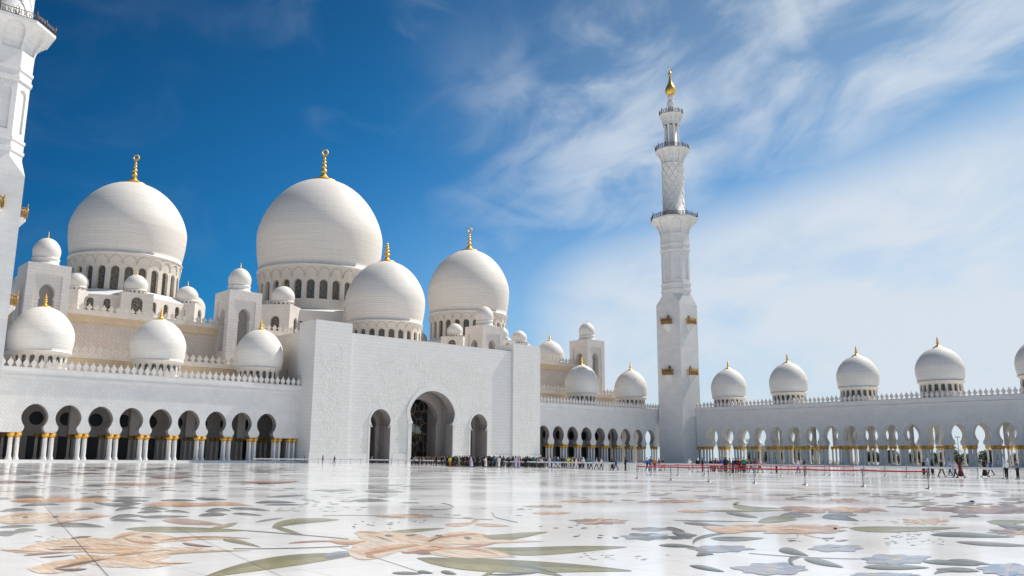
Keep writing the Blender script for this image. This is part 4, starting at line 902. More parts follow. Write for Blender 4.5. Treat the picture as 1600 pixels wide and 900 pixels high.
# ---------------------------------------------------------------- minarets
def minaret(cx, cy, label):
    t = thing('minaret', label, 'minaret', (cx, cy, 0)); h = 4.6
    mb = MB(); WO = roundarch(.62, 0, 3.1, 5)
    lv = (27.3, 43.4)
    for k in range(4):
        a = k*PI/2; c, s_ = round(math.cos(a)), round(math.sin(a))
        mf = lambda u, z, d, c=c, s_=s_: (c*u+s_*(h-d), s_*u-c*(h-d), z)
        def q(u0, u1, z0, z1): mb.face([mf(u0, z0, 0), mf(u1, z0, 0), mf(u1, z1, 0), mf(u0, z1, 0)], uvs=[(u0, z0), (u1, z0), (u1, z1), (u0, z1)])
        q(-h, h, 0, lv[0]); z = lv[0]
        for i, l in enumerate(lv):
            o = [(a_, b_+l) for a_, b_ in WO]; zt = l+3.1
            mb.archcell(-h, h, 0, o, zt, mf, .7, back=False, under=False); mb.pane(0, o, mf, .7, 1)
            q(-h, h, zt, lv[i+1] if i+1 < len(lv) else 50.0)
        # slope from square to octagon
        A = 4.4; tt = A*math.tan(PI/8)
        mb.face([mf(-h, 50, 0), mf(h, 50, 0), mf(tt, 53.4, h-A), mf(-tt, 53.4, h-A)])
        mb.face([mf(h, 50, 0), mf(A, 53.4, h-tt), mf(tt, 53.4, h-A)], uvs=[(0, 0), (1, 3), (-1, 3)])
    mb.build('square_shaft', [m_plain, m_dark], t)
    oc = lambda r: r/math.cos(PI/8)
    mb = MB()
    def octring(r0, r1, z0, z1, m_=0): mb.lathe([(oc(r0), z0), (oc(r1), z1)], 8, mi=m_, smooth=False, rot=PI/8)
    prof = [(4.4, 53.4), (4.4, 54.4), (4.62, 54.5), (4.62, 55.0), (4.42, 55.1), (4.42, 56.4), (4.6, 56.5), (4.6, 57.0), (4.3, 57.1)]
    for i in range(len(prof)-1): octring(prof[i][0], prof[i+1][0], prof[i][1], prof[i+1][1])
    PO = roundarch(.95, 58.2, 66.4, 6)
    for k in range(8):
        a = k*PI/4; ca, sa = math.cos(a), math.sin(a); A = 4.3; hw = A*math.tan(PI/8)
        mf = lambda u, z, d, ca=ca, sa=sa, A=A: (ca*(A-d)-sa*u, sa*(A-d)+ca*u, z)
        mb.face([mf(-hw, 57.1, 0), mf(hw, 57.1, 0), mf(hw, 58.2, 0), mf(-hw, 58.2, 0)], uvs=[(-hw, 57), (hw, 57), (hw, 58.2), (-hw, 58.2)])
        mb.archcell(-hw, hw, 0, PO, 67.6, mf, .3, back=False, under=False); mb.pane(0, PO, mf, .3)
    prof = [(4.3, 67.6), (4.6, 67.7), (4.6, 68.3), (4.4, 68.4), (4.4, 69.5), (4.62, 69.6), (4.62, 70.1), (4.4, 70.2), (4.45, 73.2)]
    for i in range(len(prof)-1): octring(prof[i][0], prof[i+1][0], prof[i][1], prof[i+1][1])
    mb.build('octagonal_shaft', m_plain, t)
    def corbel(z0, z1, r0, r1, n, lip, arch_w, name='gallery'):
        mb = MB(); O = [(x_*arch_w, z0+(z1-z0)*y_) for x_, y_ in ((.80, .05), (.82, .35), (.78, .6), (.64, .78), (.42, .9), (.2, .96), (0, .985))]
        def rr(z):
            s_ = (z-z0)/(z1-z0); return r0+(r1-r0)*(max(0, s_)**2.0)
        tn = math.tan(PI/n)
        for k in range(n):
            a = k*2*PI/n; ca, sa = math.cos(a), math.sin(a)
            def mf(u, z, d, ca=ca, sa=sa):
                r = rr(z); v = u*r*tn; rr2 = r-d*(.25+1.15*(z-z0)/(z1-z0)); return (ca*rr2-sa*v, sa*rr2+ca*v, z)
            mb.face([mf(-1, z0, 0), mf(1, z0, 0), mf(1, O[0][1], 0), mf(-1, O[0][1], 0)], uvs=[(0, 0), (3, 0), (3, .4), (0, .4)])
            mb.archcell(-1, 1, 0, O, z1, mf, .9*(r1-r0)/2.8, back=False, under=False)
            mb.pane(0, O, mf, .9*(r1-r0)/2.8)
        rot = PI/n; k_ = 1/math.cos(PI/n)
        mb.lathe([(r1*k_, z1), ((r1+.15)*k_, z1+.02), ((r1+.15)*k_, z1+lip), (.5, z1+lip+.01)], n, rot=rot, smooth=False)
        g_ = mb.build(name, m_plain, t)
        rl = MB(); R_ = r1+.02; zf = z1+lip; hr = 1.25
        for k in range(n):
            a0 = rot+2*PI*k/n; a1 = rot+2*PI*(k+1)/n; p0 = Vector((R_*k_*math.cos(a0), R_*k_*math.sin(a0), 0)); p1 = Vector((R_*k_*math.cos(a1), R_*k_*math.sin(a1), 0))
            for zz_ in (.12, hr): rl.tube(p0+Vector((0, 0, zf+zz_)), p1+Vector((0, 0, zf+zz_)), .07, 5)
            rl.tube(p0+Vector((0, 0, zf)), p0+Vector((0, 0, zf+hr+.55)), .12, 6); rl.tube(p0+Vector((0, 0, zf+hr+.45)), p0+Vector((0, 0, zf+hr+.75)), .16, 6, r1=.02)
            m_ = max(4, int((p1-p0).length/.42))
            for j in range(1, m_):
                p = p0.lerp(p1, j/m_); rl.tube(p+Vector((0, 0, zf+.1)), p+Vector((0, 0, zf+hr)), .055, 4)
                if j % 2: 
                    pm = p+Vector((0, 0, zf+.65)); q_ = p0.lerp(p1, (j+.9)/m_) if j < m_-1 else p1
                    rl.tube(pm-Vector((0, 0, .35)), q_+Vector((0, 0, zf+1.05)), .05, 4); rl.tube(pm+Vector((0, 0, .4)), q_+Vector((0, 0, zf+.35)), .05, 4)
            if m_ >= 5:
                pc = p0.lerp(p1, .5); rl.tube(pc+Vector((0, 0, zf)), pc+Vector((0, 0, zf+hr+.45)), .09, 5)
        rl.build('railing', m_rail, g_)
    corbel(73.2, 78.0, 4.45, 7.15, 8, .55, 1.0)
    mb = MB(); mb.lathe([(3.9, 78.5), (3.9, 79.2), (3.55, 79.3), (3.5, 97.2), (3.7, 97.3), (3.7, 97.6), (3.5, 97.7)], 32)
    # raised zigzag ribs on the round shaft
    n = 10
    for sgn in (-1, 1):
        for k in range(n):
            for j in range(10):
                z0 = 79.6+1.75*j; z1 = z0+1.75; a0 = 2*PI*k/n+sgn*(.5*PI/n*2)*(j % 2)*1.0; a1 = 2*PI*k/n+sgn*(.5*PI/n*2)*((j+1) % 2)
                mid = [(a0+(a1-a0)*i/3, z0+(z1-z0)*i/3) for i in range(4)]
                for i in range(3): mb.tube((3.56*math.cos(mid[i][0]), 3.56*math.sin(mid[i][0]), mid[i][1]), (3.56*math.cos(mid[i+1][0]), 3.56*math.sin(mid[i+1][0]), mid[i+1][1]), .09, 4)
    mb.build('round_shaft', m_plain, t)
    corbel(97.5, 101.9, 3.5, 5.4, 12, .45, 1.0)
    lt = MB(); lt.lathe([(2.9, 102.3), (2.9, 103.0), (1.75, 103.05), (1.7, 111.2)], 20)
    lt.build('lantern', m_plain, t)
    cm = MB(); cm.lathe([(.38, 103), (.34, 103.3), (.3, 103.6), (.28, 110.3), (.4, 110.9), (.42, 111.25)], 10); cme = cm.mesh('column', m_col)
    for k in range(8): obj('column', cme, t, (2.3*math.cos(k*PI/4+.2), 2.3*math.sin(k*PI/4+.2), 0))
    corbel(111.2, 114.6, 2.75, 3.8, 12, .35, 1.0)
    mb = MB(); mb.lathe([(1.5, 114.9), (1.4, 116), (1.0, 117.6), (.95, 118.2), (1.25, 118.8), (1.3, 119.4), (.9, 120.2), (.8, 120.5), (1.1, 121.0), (1.15, 121.5), (.8, 122.1), (.7, 122.2)], 20); mb.build('neck', m_plain, t)
    mb = MB(); mb.lathe([(.7, 122.2), (1.4, 122.7), (1.75, 123.6), (1.78, 124.2), (1.5, 125.1), (1.0, 126.1), (.6, 127.1), (.36, 128.6), (.3, 129.2), (.55, 129.7), (.6, 130.1), (.35, 130.6), (.12, 130.9), (.05, 131.6)], 20)
    rr = .65; zc = 132.1
    for i in range(16):
        a0 = PI/2+.3+(2*PI-.6)*i/16; a1 = PI/2+.3+(2*PI-.6)*(i+1)/16
        ca, sa = math.cos(-YAW), math.sin(-YAW)
        P = lambda a: (rr*math.cos(a)*ca, rr*math.cos(a)*sa, zc+rr*math.sin(a))
        mb.tube(P(a0), P(a1), .09, 5)
    mb.build('finial', m_gold, t)
    # balconies under the windows
    bk = MB(); bk.lathe([(0.01, -2.5), (.5, -2.2), (.95, -1.5), (1.55, -.6), (1.65, -.5), (1.65, 0), (.01, .01)], 12, smooth=False); bme = bk.mesh('balcony', m_plain)
    rb = MB(); HR = 1.75
    for sx in (-1, 1):
        for z in (.05, HR-.12): rb.box(sx*1.6-.08, sx*1.6+.08, -1.5, 0, z, z+.16)
        for j in range(4): rb.tube((sx*1.6, -1.4+.37*j, .2), (sx*1.6, -1.4+.37*(j+.8), HR-.1), .05, 4); rb.tube((sx*1.6, -1.4+.37*(j+.8), .2), (sx*1.6, -1.4+.37*j, HR-.1), .05, 4)
    for z in (.05, HR-.12): rb.box(-1.51, 1.51, -1.56, -1.4, z, z+.16)
    for j in range(9): rb.tube((-1.5+.34*j, -1.48, .1), (-1.5+.34*j, -1.48, HR), .045, 4)
    for i in range(6):
        x = -1.6+3.2*i/5; hh = .75 if i in (0, 5) else .35; rb.tube((x, -1.52, 0), (x, -1.52, HR+.05), .1, 6); rb.tube((x, -1.52, HR), (x, -1.52, HR+hh), .12, 6, r1=.03)
    for i in range(5):
        x = -1.28+2.56*i/4; rb.tube((x-.25, -1.54, .3), (x+.25, -1.54, HR-.2), .05, 4); rb.tube((x+.25, -1.54, .3), (x-.25, -1.54, HR-.2), .05, 4)
    rme = rb.mesh('balcony_railing', m_grail)
    for l in lv:
        for k in range(4):
            a = k*PI/2; o = obj('balcony', bme, t, (math.sin(a)*h, -math.cos(a)*h, l), (.95, 1.15, 1), a); obj('balcony_railing', rme, o)
    return t
minaret(224.1, 170.4, 'tall white minaret standing whole in the far corner of the courtyard')
minaret(29.9, 173.5, 'white minaret cut off by the left and top edges of the picture')

# ---------------------------------------------------------------- beyond the right arcade
m_leaf = []
for i, c in enumerate(((.045, .075, .025), (.06, .095, .035), (.035, .06, .022))): m_leaf.append(mat('foliage', c, .8))
m_trunk = mat('palm_trunk', (.16, .11, .07), .9)
def palm(x, y, hgt, label):
    t = thing('palm_tree', label, 'palm tree', (x, y, 0), 'palms beyond the open arcade')
    a = MB(); lean = random.uniform(-.3, .3)
    for k in range(6): a.tube((lean*(k/6)**2, 0, hgt*k/6), (lean*((k+1)/6)**2, 0, hgt*(k+1)/6), .26-.01*k, 8, r1=.23-.01*k)
    a.build('trunk', m_trunk, t)
    b = MB()
    for k in range(34):
        az = random.uniform(0, 2*PI); up = random.uniform(-.35, 1.25); ln = random.uniform(2.6, 3.6); px_ = Vector((lean, 0, hgt)); d = Vector((math.cos(az)*math.cos(up), math.sin(az)*math.cos(up), math.sin(up)))
        for j in range(8):
            q = px_+d*ln/8; d = (d+Vector((0, 0, -.16))).normalized(); sd_ = d.cross(Vector((0, 0, 1))).normalized()
            b.tube(px_, q, .035, 3)
            for s_ in (-1, 1):
                for m_ in range(2):
                    c = px_.lerp(q, m_/2); tp = c+(sd_*s_*.55+d*.45+Vector((0, 0, -.18)))*(1-.5*abs(j-3)/5)
                    b.face([c, c+d*.13, tp], uvs=[(0, 0), (1, 0), (0, 1)])
            px_ = q
    b.build('crown', random.choice(m_leaf), t)
def tree(x, y, r, hgt, label, trunk=True, cat='tree', name='bushy_tree', squash=.8):
    t = thing(name, label, cat, (x, y, 0), label)
    a = MB(); a.tube((0, 0, 0), (.1, .1, max(.5, hgt-r)), .22, 7, r1=.14)
    for k in range(5):
        z = max(.4, hgt-r*1.3); az = k*1.3; a.tube((.08, .08, z*.8), (r*.5*math.cos(az), r*.5*math.sin(az), z+r*.5), .1, 5, r1=.03)
    a.build('trunk', m_trunk, t)
    b = MB(); lobes = [(Vector((random.uniform(-.5, .5)*r, random.uniform(-.5, .5)*r, hgt-r*squash+random.uniform(-.45, .35)*r)), r*random.uniform(.4, .65)) for _ in range(9)]
    for k in range(1300):
        c, rr = random.choice(lobes); v = Vector((random.gauss(0, 1), random.gauss(0, 1), random.gauss(0, 1))).normalized()*rr*random.uniform(.6, 1.05)
        p = c+Vector((v.x, v.y, v.z*squash)); p.z = max(p.z, .1); s_ = random.uniform(.2, .42)
        u_ = Vector((random.gauss(0, 1), random.gauss(0, 1), random.gauss(0, 1))).normalized(); w_ = u_.orthogonal().normalized()
        b.face([p-u_*s_, p+w_*s_*.5, p+u_*s_, p-w_*s_*.5], uvs=[(0, 0), (1, 0), (1, 1), (0, 1)])
    b.build('crown', random.choice(m_leaf), t)
random.seed(5)
for x, y, h_, l in ((262, 172.5, 9.0, 'palm with dark trunk seen through the fourth arch from the far minaret'), (268, 157, 7.8, 'low bushy palm in front of the white garden building'), (262, 146, 7.4, 'small palm just right of the white garden building'),
                    (268, 117.5, 7.8, 'tall thin palm seen between the middle arches of the open arcade'), (275, 110, 7.4, 'palm beside the round green trees near the right end')):
    palm(x, y, h_-2.2, l)
tl = ('dark green tree behind the arches left of the round dark clumps', 'rounded dark green tree seen through the open arcade', 'broad dark tree low between two rear columns')
ts = [(285, 184, 2.8, 5.0), (283, 176, 2.4, 4.6), (288, 134, 3.2, 5.2), (286, 128, 2.9, 4.8), (290, 141, 2.8, 4.6), (292, 120, 3.0, 4.8), (288, 114, 3.4, 5.0), (290, 104, 3.6, 5.4), (292, 97, 3.2, 5.0), (288, 90, 3.0, 5.2), (290, 84, 3.1, 4.9), (284, 78, 3.0, 5.0), (286, 70, 3.0, 5.0)]
ts += [(296+random.uniform(-4, 6), 143-6.2*k+random.uniform(-2, 2), random.uniform(2.8, 3.8), random.uniform(4.6, 6.4)) for k in range(14)]
for i, (x, y, r, h_) in enumerate(ts):
    d_ = Vector((x, y, -EYE)); px_ = 800+F_PX*d_.dot(CR)/d_.dot(CF)
    zn = next(n_ for l_, n_ in ((1200, 'just left of the white garden building'), (1290, 'just right of the white garden building'), (1320, 'beside the panel with black holes'), (1352, 'first gap right of the holed panel'), (1384, 'second gap right of the holed panel'), (1418, 'third gap right of the holed panel'),
        (1453, 'below the right end of the red belt'), (1480, 'left of the garden lamp post'), (1510, 'behind the garden lamp post'), (1550, 'right of the garden lamp post'), (1590, 'between the last columns near the right edge'), (99999, 'at the right edge of the picture')) if px_ < l_)
    tree(x, y, r, h_, ('tall ' if h_ > 5.5 else 'low ' if h_ < 4.9 else '')+'dark green tree seen through the arcade, '+zn)
mb = MB(); 
for k in range(9000):
    y = random.uniform(30, 146); x = 256+random.uniform(-.7, .7); z = random.uniform(.05, 1.5); s_ = random.uniform(.1, .22)
    u_ = Vector((random.gauss(0, 1), random.gauss(0, 1), random.gauss(0, 1))).normalized(); w_ = u_.orthogonal(); p = Vector((x, y, z)); mb.face([p-u_*s_, p+w_*s_*.6, p+u_*s_], uvs=[(0, 0), (1, 0), (1, 1)])
tag(mb.build('hedge', m_leaf[0]), 'long low clipped hedge behind the open arcade', 'hedge')
t = thing('garden_building', 'low white building with small arched windows seen through the open arcade', 'building', (300, 183, 0))
mb = MB(); O = roundarch(.95, 1.6, 4.6, 5); wins = [-13, -9.5, -6, -2.5, 1, 4.5, 8, 11.5]
e = -15.5
for c in wins:
    mb.archcell(c-1.75, c+1.75, c, O, 7.0, lambda u, z, d: (d, u, z), .5, back=False, under=False)
mb.face([(0, -14.75, 0), (0, 13.25, 0), (0, 13.25, 1.6), (0, -14.75, 1.6)]); mb.face([(0, -14.75, 7), (0, 13.25, 7), (12, 13.25, 7), (12, -14.75, 7)])
for yy in (-14.75, 13.25): mb.face([(0, yy, 0), (12, yy, 0), (12, yy, 7), (0, yy, 7)])
mb.face([(12, -14.75, 0), (12, 13.25, 0), (12, 13.25, 7), (12, -14.75, 7)]); mb.build('wall', m_wall, t)
pm = MB(); pm.pane(0, O, lambda u, z, d: (d, u, z), .45); pme = pm.mesh('window', m_dark)
for c in wins: obj('window', pme, t, (0, c, 0))
# lamp post in the garden
t = thing('street_lamp', 'thin lamp post seen against the sky through the arcade near the right', 'street lamp', (290, 112.9, 0))
mb = MB(); mb.tube((0, 0, 0), (0, 0, 9.0), .12, 8, r1=.07); mb.build('post', m_rail, t); mb = MB(); mb.box(-.25, .25, -.7, .7, 8.95, 9.15); mb.build('lamp_head', m_rail, t)
# tall white panel with dark round holes
t = thing('vented_panel', 'tall white panel with a vertical row of black round holes under an arch', 'panel', (229.5, 118.6, ST))
mb = MB(); mb.box(-.4, .4, -.85, .85, 0, 9.9); mb.build('panel', m_plain, t)
hm = MB(); hm.lathe([(.001, 0), (.42, 0), (.5, .06), (.5, 0)], 18); hme = hm.mesh('round_hole', m_dark)
for k in range(6):
    o = obj('round_hole', hme, t, (-.41, 0, 3.1+1.15*k)); o.rotation_euler = (0, -PI/2, 0)

# ---------------------------------------------------------------- barriers
m_steel = mat('steel', (.32, .31, .29), .35, .7); m_red = mat('red_belt', (.62, .03, .05), .6); m_white = mat('white_belt', (.85, .80, .75), .6)
mb = MB(); mb.tube((0, 0, .03), (0, 0, .93), .032, 8); mb.lathe([(.045, .93), (.05, .95), (.05, 1.02), (.02, 1.04)], 10); PO_ = mb.mesh('pole', m_steel)
mb = MB(); mb.lathe([(.19, 0.004), (.19, .02), (.12, .045), (.04, .06)], 16); BA_ = mb.mesh('base', m_steel)
def post(p, nxt, bm, label, group, bh=.055):
    t = thing('stanchion', label, 'stanchion', (p[0], p[1], 0), group)
    obj('pole', PO_, t); obj('base', BA_, t)
    if nxt:
        d = Vector((nxt[0]-p[0], nxt[1]-p[1], 0)); n = 6; mb = MB()
        sd_ = d.normalized().cross(Vector((0, 0, 1)))*.004
        for k in range(n):
            a, b = k/n, (k+1)/n; za, zb_ = .955-.12*a*(1-a), .955-.12*b*(1-b); P0, P1 = d*a, d*b
            for s_ in (1, -1): mb.face([P0+sd_*s_+Vector((0, 0, za-bh)), P1+sd_*s_+Vector((0, 0, zb_-bh)), P1+sd_*s_+Vector((0, 0, zb_+bh*.3)), P0+sd_*s_+Vector((0, 0, za+bh*.3))])
            mb.face([P0+sd_+Vector((0, 0, za+bh*.3)), P1+sd_+Vector((0, 0, zb_+bh*.3)), P1-sd_+Vector((0, 0, zb_+bh*.3)), P0-sd_+Vector((0, 0, za+bh*.3))])
        mb.build('belt', bm, t)
near = [(52.4, 44.0), (51.0, 39.7), (50.5, 36.1), (49.8, 32.1), (49.9, 28.6), (50.1, 25.0), (49.5, 21.0)]
ordn = ['leftmost post of the nearest red belt', 'second post from the left of the nearest red belt', 'third post from the left of the nearest red belt', 'fourth and middle post of the nearest red belt', 'fifth post from the left of the nearest red belt', 'sixth post from the left of the nearest red belt', 'rightmost post of the nearest red belt, where it ends']
for i, p in enumerate(near): post(p, near[i+1] if i+1 < len(near) else None, m_red, 'thin grey stanchion, '+ordn[i], 'posts of the nearest red belt', .065)
far = [(60.5, 62.0)]+[(71+2.0*k, 60.5-2.6*k) for k in range(0)]
A, B = Vector((64.5, 52.5)), Vector((84.0, 42.8)); 
pf = [A.lerp(B, k/8) for k in range(9)]
for i, p in enumerate(pf): post((p.x, p.y), tuple(pf[i+1]) if i < 8 else None, m_red, 'grey post of the farther red belt line behind the near one', 'posts of the farther red belt', .06)
A, B = Vector((88.0, 63.0)), Vector((91.5, 92.0))
path = [(80.0, 166.5), (86, 160), (91.5, 156), (97.2, 150), (98.5, 128), (95.5, 108), (90.5, 80), (88.8, 55), (86.6, 30), (84.5, 12)]
def resample(path, st):
    o = [Vector(path[0])]; 
    for a, b in zip(path, path[1:]):
        a, b = Vector(a), Vector(b); n = max(1, int(round((b-a).length/st)))
        o += [a.lerp(b, k/n) for k in range(1, n+1)]
    return o
def to_px(p):
    d = Vector((p[0], p[1], -EYE)); return 800+F_PX*d.dot(CR)/d.dot(CF)
def rope_zone(p):
    x = to_px(p)
    for lim_, n in ((495, 'before the left edge of the portal'), (548, 'before the left portal tower'), (582, 'just left of the small left portal arch'), (612, 'before the small left portal arch'), (643, 'between the small left arch and the main arch'), (675, 'before the left half of the main arch'),
                    (710, 'before the right half of the main arch'), (736, 'between the main arch and the small right arch'), (765, 'before the small right portal arch'), (800, 'just right of the small right portal arch'), (845, 'before the right portal tower'), (900, 'before the first arches right of the portal'),
                    (960, 'before the middle of the short arcade'), (1030, 'before the last arches left of the far minaret'), (1092, 'before the foot of the far minaret'), (1160, 'before the first arches right of the far minaret'), (1250, 'before the white garden building'), (1310, 'just left of the panel with black holes'),
                    (1400, 'just right of the panel with black holes'), (1460, 'by the right end of the red belt'), (1520, 'between red belt end and flowing black robe'), (9999, 'near the right edge of the picture')):
        if x < lim_: return n
rp = resample(path, 2.3)
for i, p in enumerate(rp): post((p.x, p.y), tuple(rp[i+1]) if i+1 < len(rp) else None, m_white, 'post of the white rope line, '+rope_zone(p), 'rope posts '+rope_zone(p), .15)
# brown wooden screens before the main arch
for i, (a, b) in enumerate((((655, 724.3), (672, 724.6)), ((674, 724.6), (692, 725.2)), ((695, 725.2), (712, 725.6)))):
    p, q = G(*a), G(*b); pl = ('left', 'middle', 'right')[i]
    t = thing('wooden_screen', 'low brown wooden screen before the main arch, %s one of three' % pl, 'barrier', (p.x, p.y, 0)); d = q-p; dn = d.normalized(); sd_ = dn.cross(Vector((0, 0, 1)))*.06
    fr = MB(); 
    for z in (.15, 1.45): fr.tube((0, 0, z), d+Vector((0, 0, z)), .07, 5)
    n = 5
    for k in range(n+1): fr.tube(d*k/n, d*k/n+Vector((0, 0, 1.5)), .07, 5)
    fr.build('frame', m_wood, t)
    pn = MB(); pn.face([sd_*.3+Vector((0, 0, .15)), d+sd_*.3+Vector((0, 0, .15)), d+sd_*.3+Vector((0, 0, 1.45)), sd_*.3+Vector((0, 0, 1.45))]); pn.face([-sd_*.3+Vector((0, 0, .15)), d-sd_*.3+Vector((0, 0, .15)), d-sd_*.3+Vector((0, 0, 1.45)), -sd_*.3+Vector((0, 0, 1.45))]); pn.build('panel', m_wood, t)

# ---------------------------------------------------------------- people
def skin(name, chains, root, sub=1):
    """chains: lists of (point, radius); points that coincide are joined"""
    V = []; R = []; E = []; ix = {}
    def vi(p, r):
        k = tuple(round(c, 4) for c in p)
        if k not in ix: ix[k] = len(V); V.append(k); R.append(r)
        return ix[k]
    for ch in chains:
        ids = [vi(p, r) for p, r in ch]
        for a, b in zip(ids, ids[1:]):
            if (a, b) not in E: E.append((a, b))
    me = bpy.data.meshes.new(name); me.from_pydata(V, E, []); o = bpy.data.objects.new(name, me); C.objects.link(o)
    o.modifiers.new('s', 'SKIN'); sv_ = me.skin_vertices[0].data
    rk = tuple(round(c, 4) for c in root)
    for i, r in enumerate(R):
        sv_[i].radius = (r, r) if not isinstance(r, tuple) else r; sv_[i].use_root = (V[i] == rk)
    if sub: m_ = o.modifiers.new('u', 'SUBSURF'); m_.levels = sub; m_.render_levels = sub
    dg = bpy.context.evaluated_depsgraph_get(); dg.update()
    r = bpy.data.meshes.new_from_object(o.evaluated_get(dg)); r.name = name
    for p in r.polygons: p.use_smooth = True
    bpy.data.objects.remove(o)
    return r
def lim(a, l): return Vector((math.sin(a)*l, 0, -math.cos(a)*l))      # x is forward
def pose(hip=(0, 0), knee=(0, 0), sh=(0, 0), el=(.1, .1), lean=0.0):
    J = {}; pz = .93-.03*abs(hip[0]-hip[1]); P = Vector((0, 0, pz)); J['pel'] = P
    J['che'] = P+Vector((math.sin(lean)*.3, 0, .3)); J['neck'] = P+Vector((math.sin(lean)*.52, 0, .5)); J['jaw'] = J['neck']+Vector((.02, 0, .10)); J['head'] = J['neck']+Vector((.01, 0, .2)); J['top'] = J['neck']+Vector((0, 0, .27))
    for i, s in enumerate((-1, 1)):
        h = P+Vector((0, .09*s, -.04)); k = h+lim(hip[i], .43); a = k+lim(hip[i]-knee[i], .43); J['h%d' % i] = h; J['k%d' % i] = k; J['a%d' % i] = a; J['t%d' % i] = a+Vector((.16, .02*s, -.04))
        S_ = J['neck']+Vector((0, .18*s, -.06)); e_ = S_+lim(sh[i], .28)+Vector((0, .04*s, 0)); w_ = e_+lim(sh[i]+el[i], .25); J['s%d' % i] = S_; J['e%d' % i] = e_; J['w%d' % i] = w_; J['f%d' % i] = w_+lim(sh[i]+el[i]+.15, .15); J['d%d' % i] = w_+lim(sh[i]+el[i]+.9, .07)
    return J
def figure(J, robe=False, long=False):
    t = lambda k, r: (J[k], r)
    mx = {}
    body = [[t('pel', .11), t('che', .115), t('neck', .055), t('jaw', .075), t('head', .088), t('top', .055)]]
    for i in '01':
        body.append([t('pel', .11), t('h'+i, .085), t('k'+i, .055), t('a'+i, .038), t('t'+i, .03)])
        body.append([t('che', .115), t('s'+i, .05), t('e'+i, .038), t('w'+i, .027), t('f'+i, .017)]); body.append([t('w'+i, .027), t('d'+i, .012)])
    nose = J['head']+Vector((.095, 0, -.03)); body.append([t('head', .088), (nose, .014)])
    mx['body'] = skin('body', body, J['pel'])
    mx['hair'] = skin('hair', [[(J['head']+Vector((-.03, 0, -.02)), .088), (J['head']+Vector((-.015, 0, .06)), .09), (J['top']+Vector((.01, 0, .01)), .06)]], J['head']+Vector((-.03, 0, -.02)))
    mx['scarf'] = skin('headscarf', [[(J['neck']+Vector((-.02, 0, -.1)), .14), (J['neck']+Vector((-.02, 0, .04)), .10), (J['head']+Vector((-.035, 0, 0)), .108), (J['top']+Vector((-.01, 0, .02)), .07)]], J['neck']+Vector((-.02, 0, -.1)))
    sl = lambda i: [(J['che']+Vector((0, 0, .06)), .15), t('s'+i, .075), t('e'+i, .058), (J['e'+i].lerp(J['w'+i], .85), .046)]
    mx['shirt'] = skin('shirt', [[(J['pel']+Vector((0, 0, -.08)), .15), (J['pel']+Vector((0, 0, .1)), .14), (J['che']+Vector((0, 0, .06)), .15), (J['neck']+Vector((0, 0, -.02)), .085)], sl('0'), sl('1')], J['pel']+Vector((0, 0, -.08)))
    mx['trousers'] = skin('trousers', [[(J['pel']+Vector((0, 0, .04)), .135), t('h'+i, .10), t('k'+i, .075), (J['k'+i].lerp(J['a'+i], .92), .062)] for i in '01'], J['pel']+Vector((0, 0, .04)))
    mx['shoes'] = [skin('shoe', [[(J['a'+i]+Vector((-.04, 0, -.02)), .05), (J['t'+i]+Vector((.02, 0, 0)), .036)]], J['a'+i]+Vector((-.04, 0, -.02)), 0) for i in '01']
    c = (J['a0']+J['a1'])/2; sp = abs(J['a0'].x-J['a1'].x)/2
    mx['robe'] = skin('robe', [[(Vector((c.x, 0, .06)), (.20, .22+sp*.6)), (Vector((c.x*.6, 0, .45)), (.18, .18+sp*.3)), (J['pel'], .165), (J['che']+Vector((0, 0, .06)), .155), (J['neck']+Vector((0, 0, -.02)), .085)], sl('0'), sl('1')], J['pel'])
    return mx
POS = {'stand': figure(pose((.03, -.03), (0, 0), (.05, -.05), (.15, .2))), 'walk': figure(pose((.33, -.27), (.06, .3), (-.3, .35), (.25, .5), .06)), 'walk2': figure(pose((-.2, .26), (.26, .06), (.35, -.35), (.5, .3), .04)),
       'phone': figure(pose((.05, -.04), (0, 0), (.55, .5), (1.5, 1.6), .05)), 'arm': figure(pose((.1, -.06), (.0, .05), (.2, .7), (.9, .8), .02))}
PM = {}
def pmat(c, nm='cloth'):
    k = (nm, tuple(c))
    if k not in PM: PM[k] = mat(nm, c, .85)
    return PM[k]
BLK = (.012, .012, .016); NAV = (.02, .03, .08); WHT = (.75, .74, .74); GRY = (.2, .2, .22); BLU = (.04, .10, .35); LBL = (.35, .45, .62); RED = (.30, .02, .03); GRN = (.02, .22, .10); TEA = (.05, .22, .25); YEL = (.65, .72, .08)
ORG = (.7, .28, .04); PNK = (.6, .25, .32); KHA = (.30, .24, .15); JEA = (.06, .09, .18); LAV = (.55, .53, .68); MAR = (.14, .02, .03); SKN = [(.42, .26, .18), (.30, .17, .11), (.5, .33, .24)]
def person(p, top, low=None, pose_='stand', head='hair', hc=None, face=None, label='', group=None, h=1.7):
    J = POS[pose_]; t = thing('person', label, 'person', (p[0], p[1], 0 if len(p) < 3 else p[2]), group); s = h/1.73
    t.rotation_euler = (0, 0, face if face is not None else random.uniform(0, 2*PI)); t.scale = (s, s, s)
    def add(nm, me, m_):
        o = obj(nm, me, t); o.data = me
        if not me.materials: me.materials.append(m_)
        o.material_slots[0].link = 'OBJECT'; o.material_slots[0].material = m_
    add('body', J['body'], pmat(random.choice(SKN), 'skin'))
    if low is None: add('robe', J['robe'], pmat(top))
    else: add('shirt', J['shirt'], pmat(top)); add('trousers', J['trousers'], pmat(low))
    for sme in J['shoes']: add('shoe', sme, pmat((.02, .02, .02), 'shoe'))
    if head == 'scarf': add('headscarf', J['scarf'], pmat(hc or top))
    else: add('hair', J['hair'], pmat(hc or (.015, .012, .01), 'hair'))
    return t
RT, LF, TO, AW = -YAW, -YAW+PI, -YAW-PI/2, -YAW+PI/2        # facing right, left, to us, away
random.seed(3)
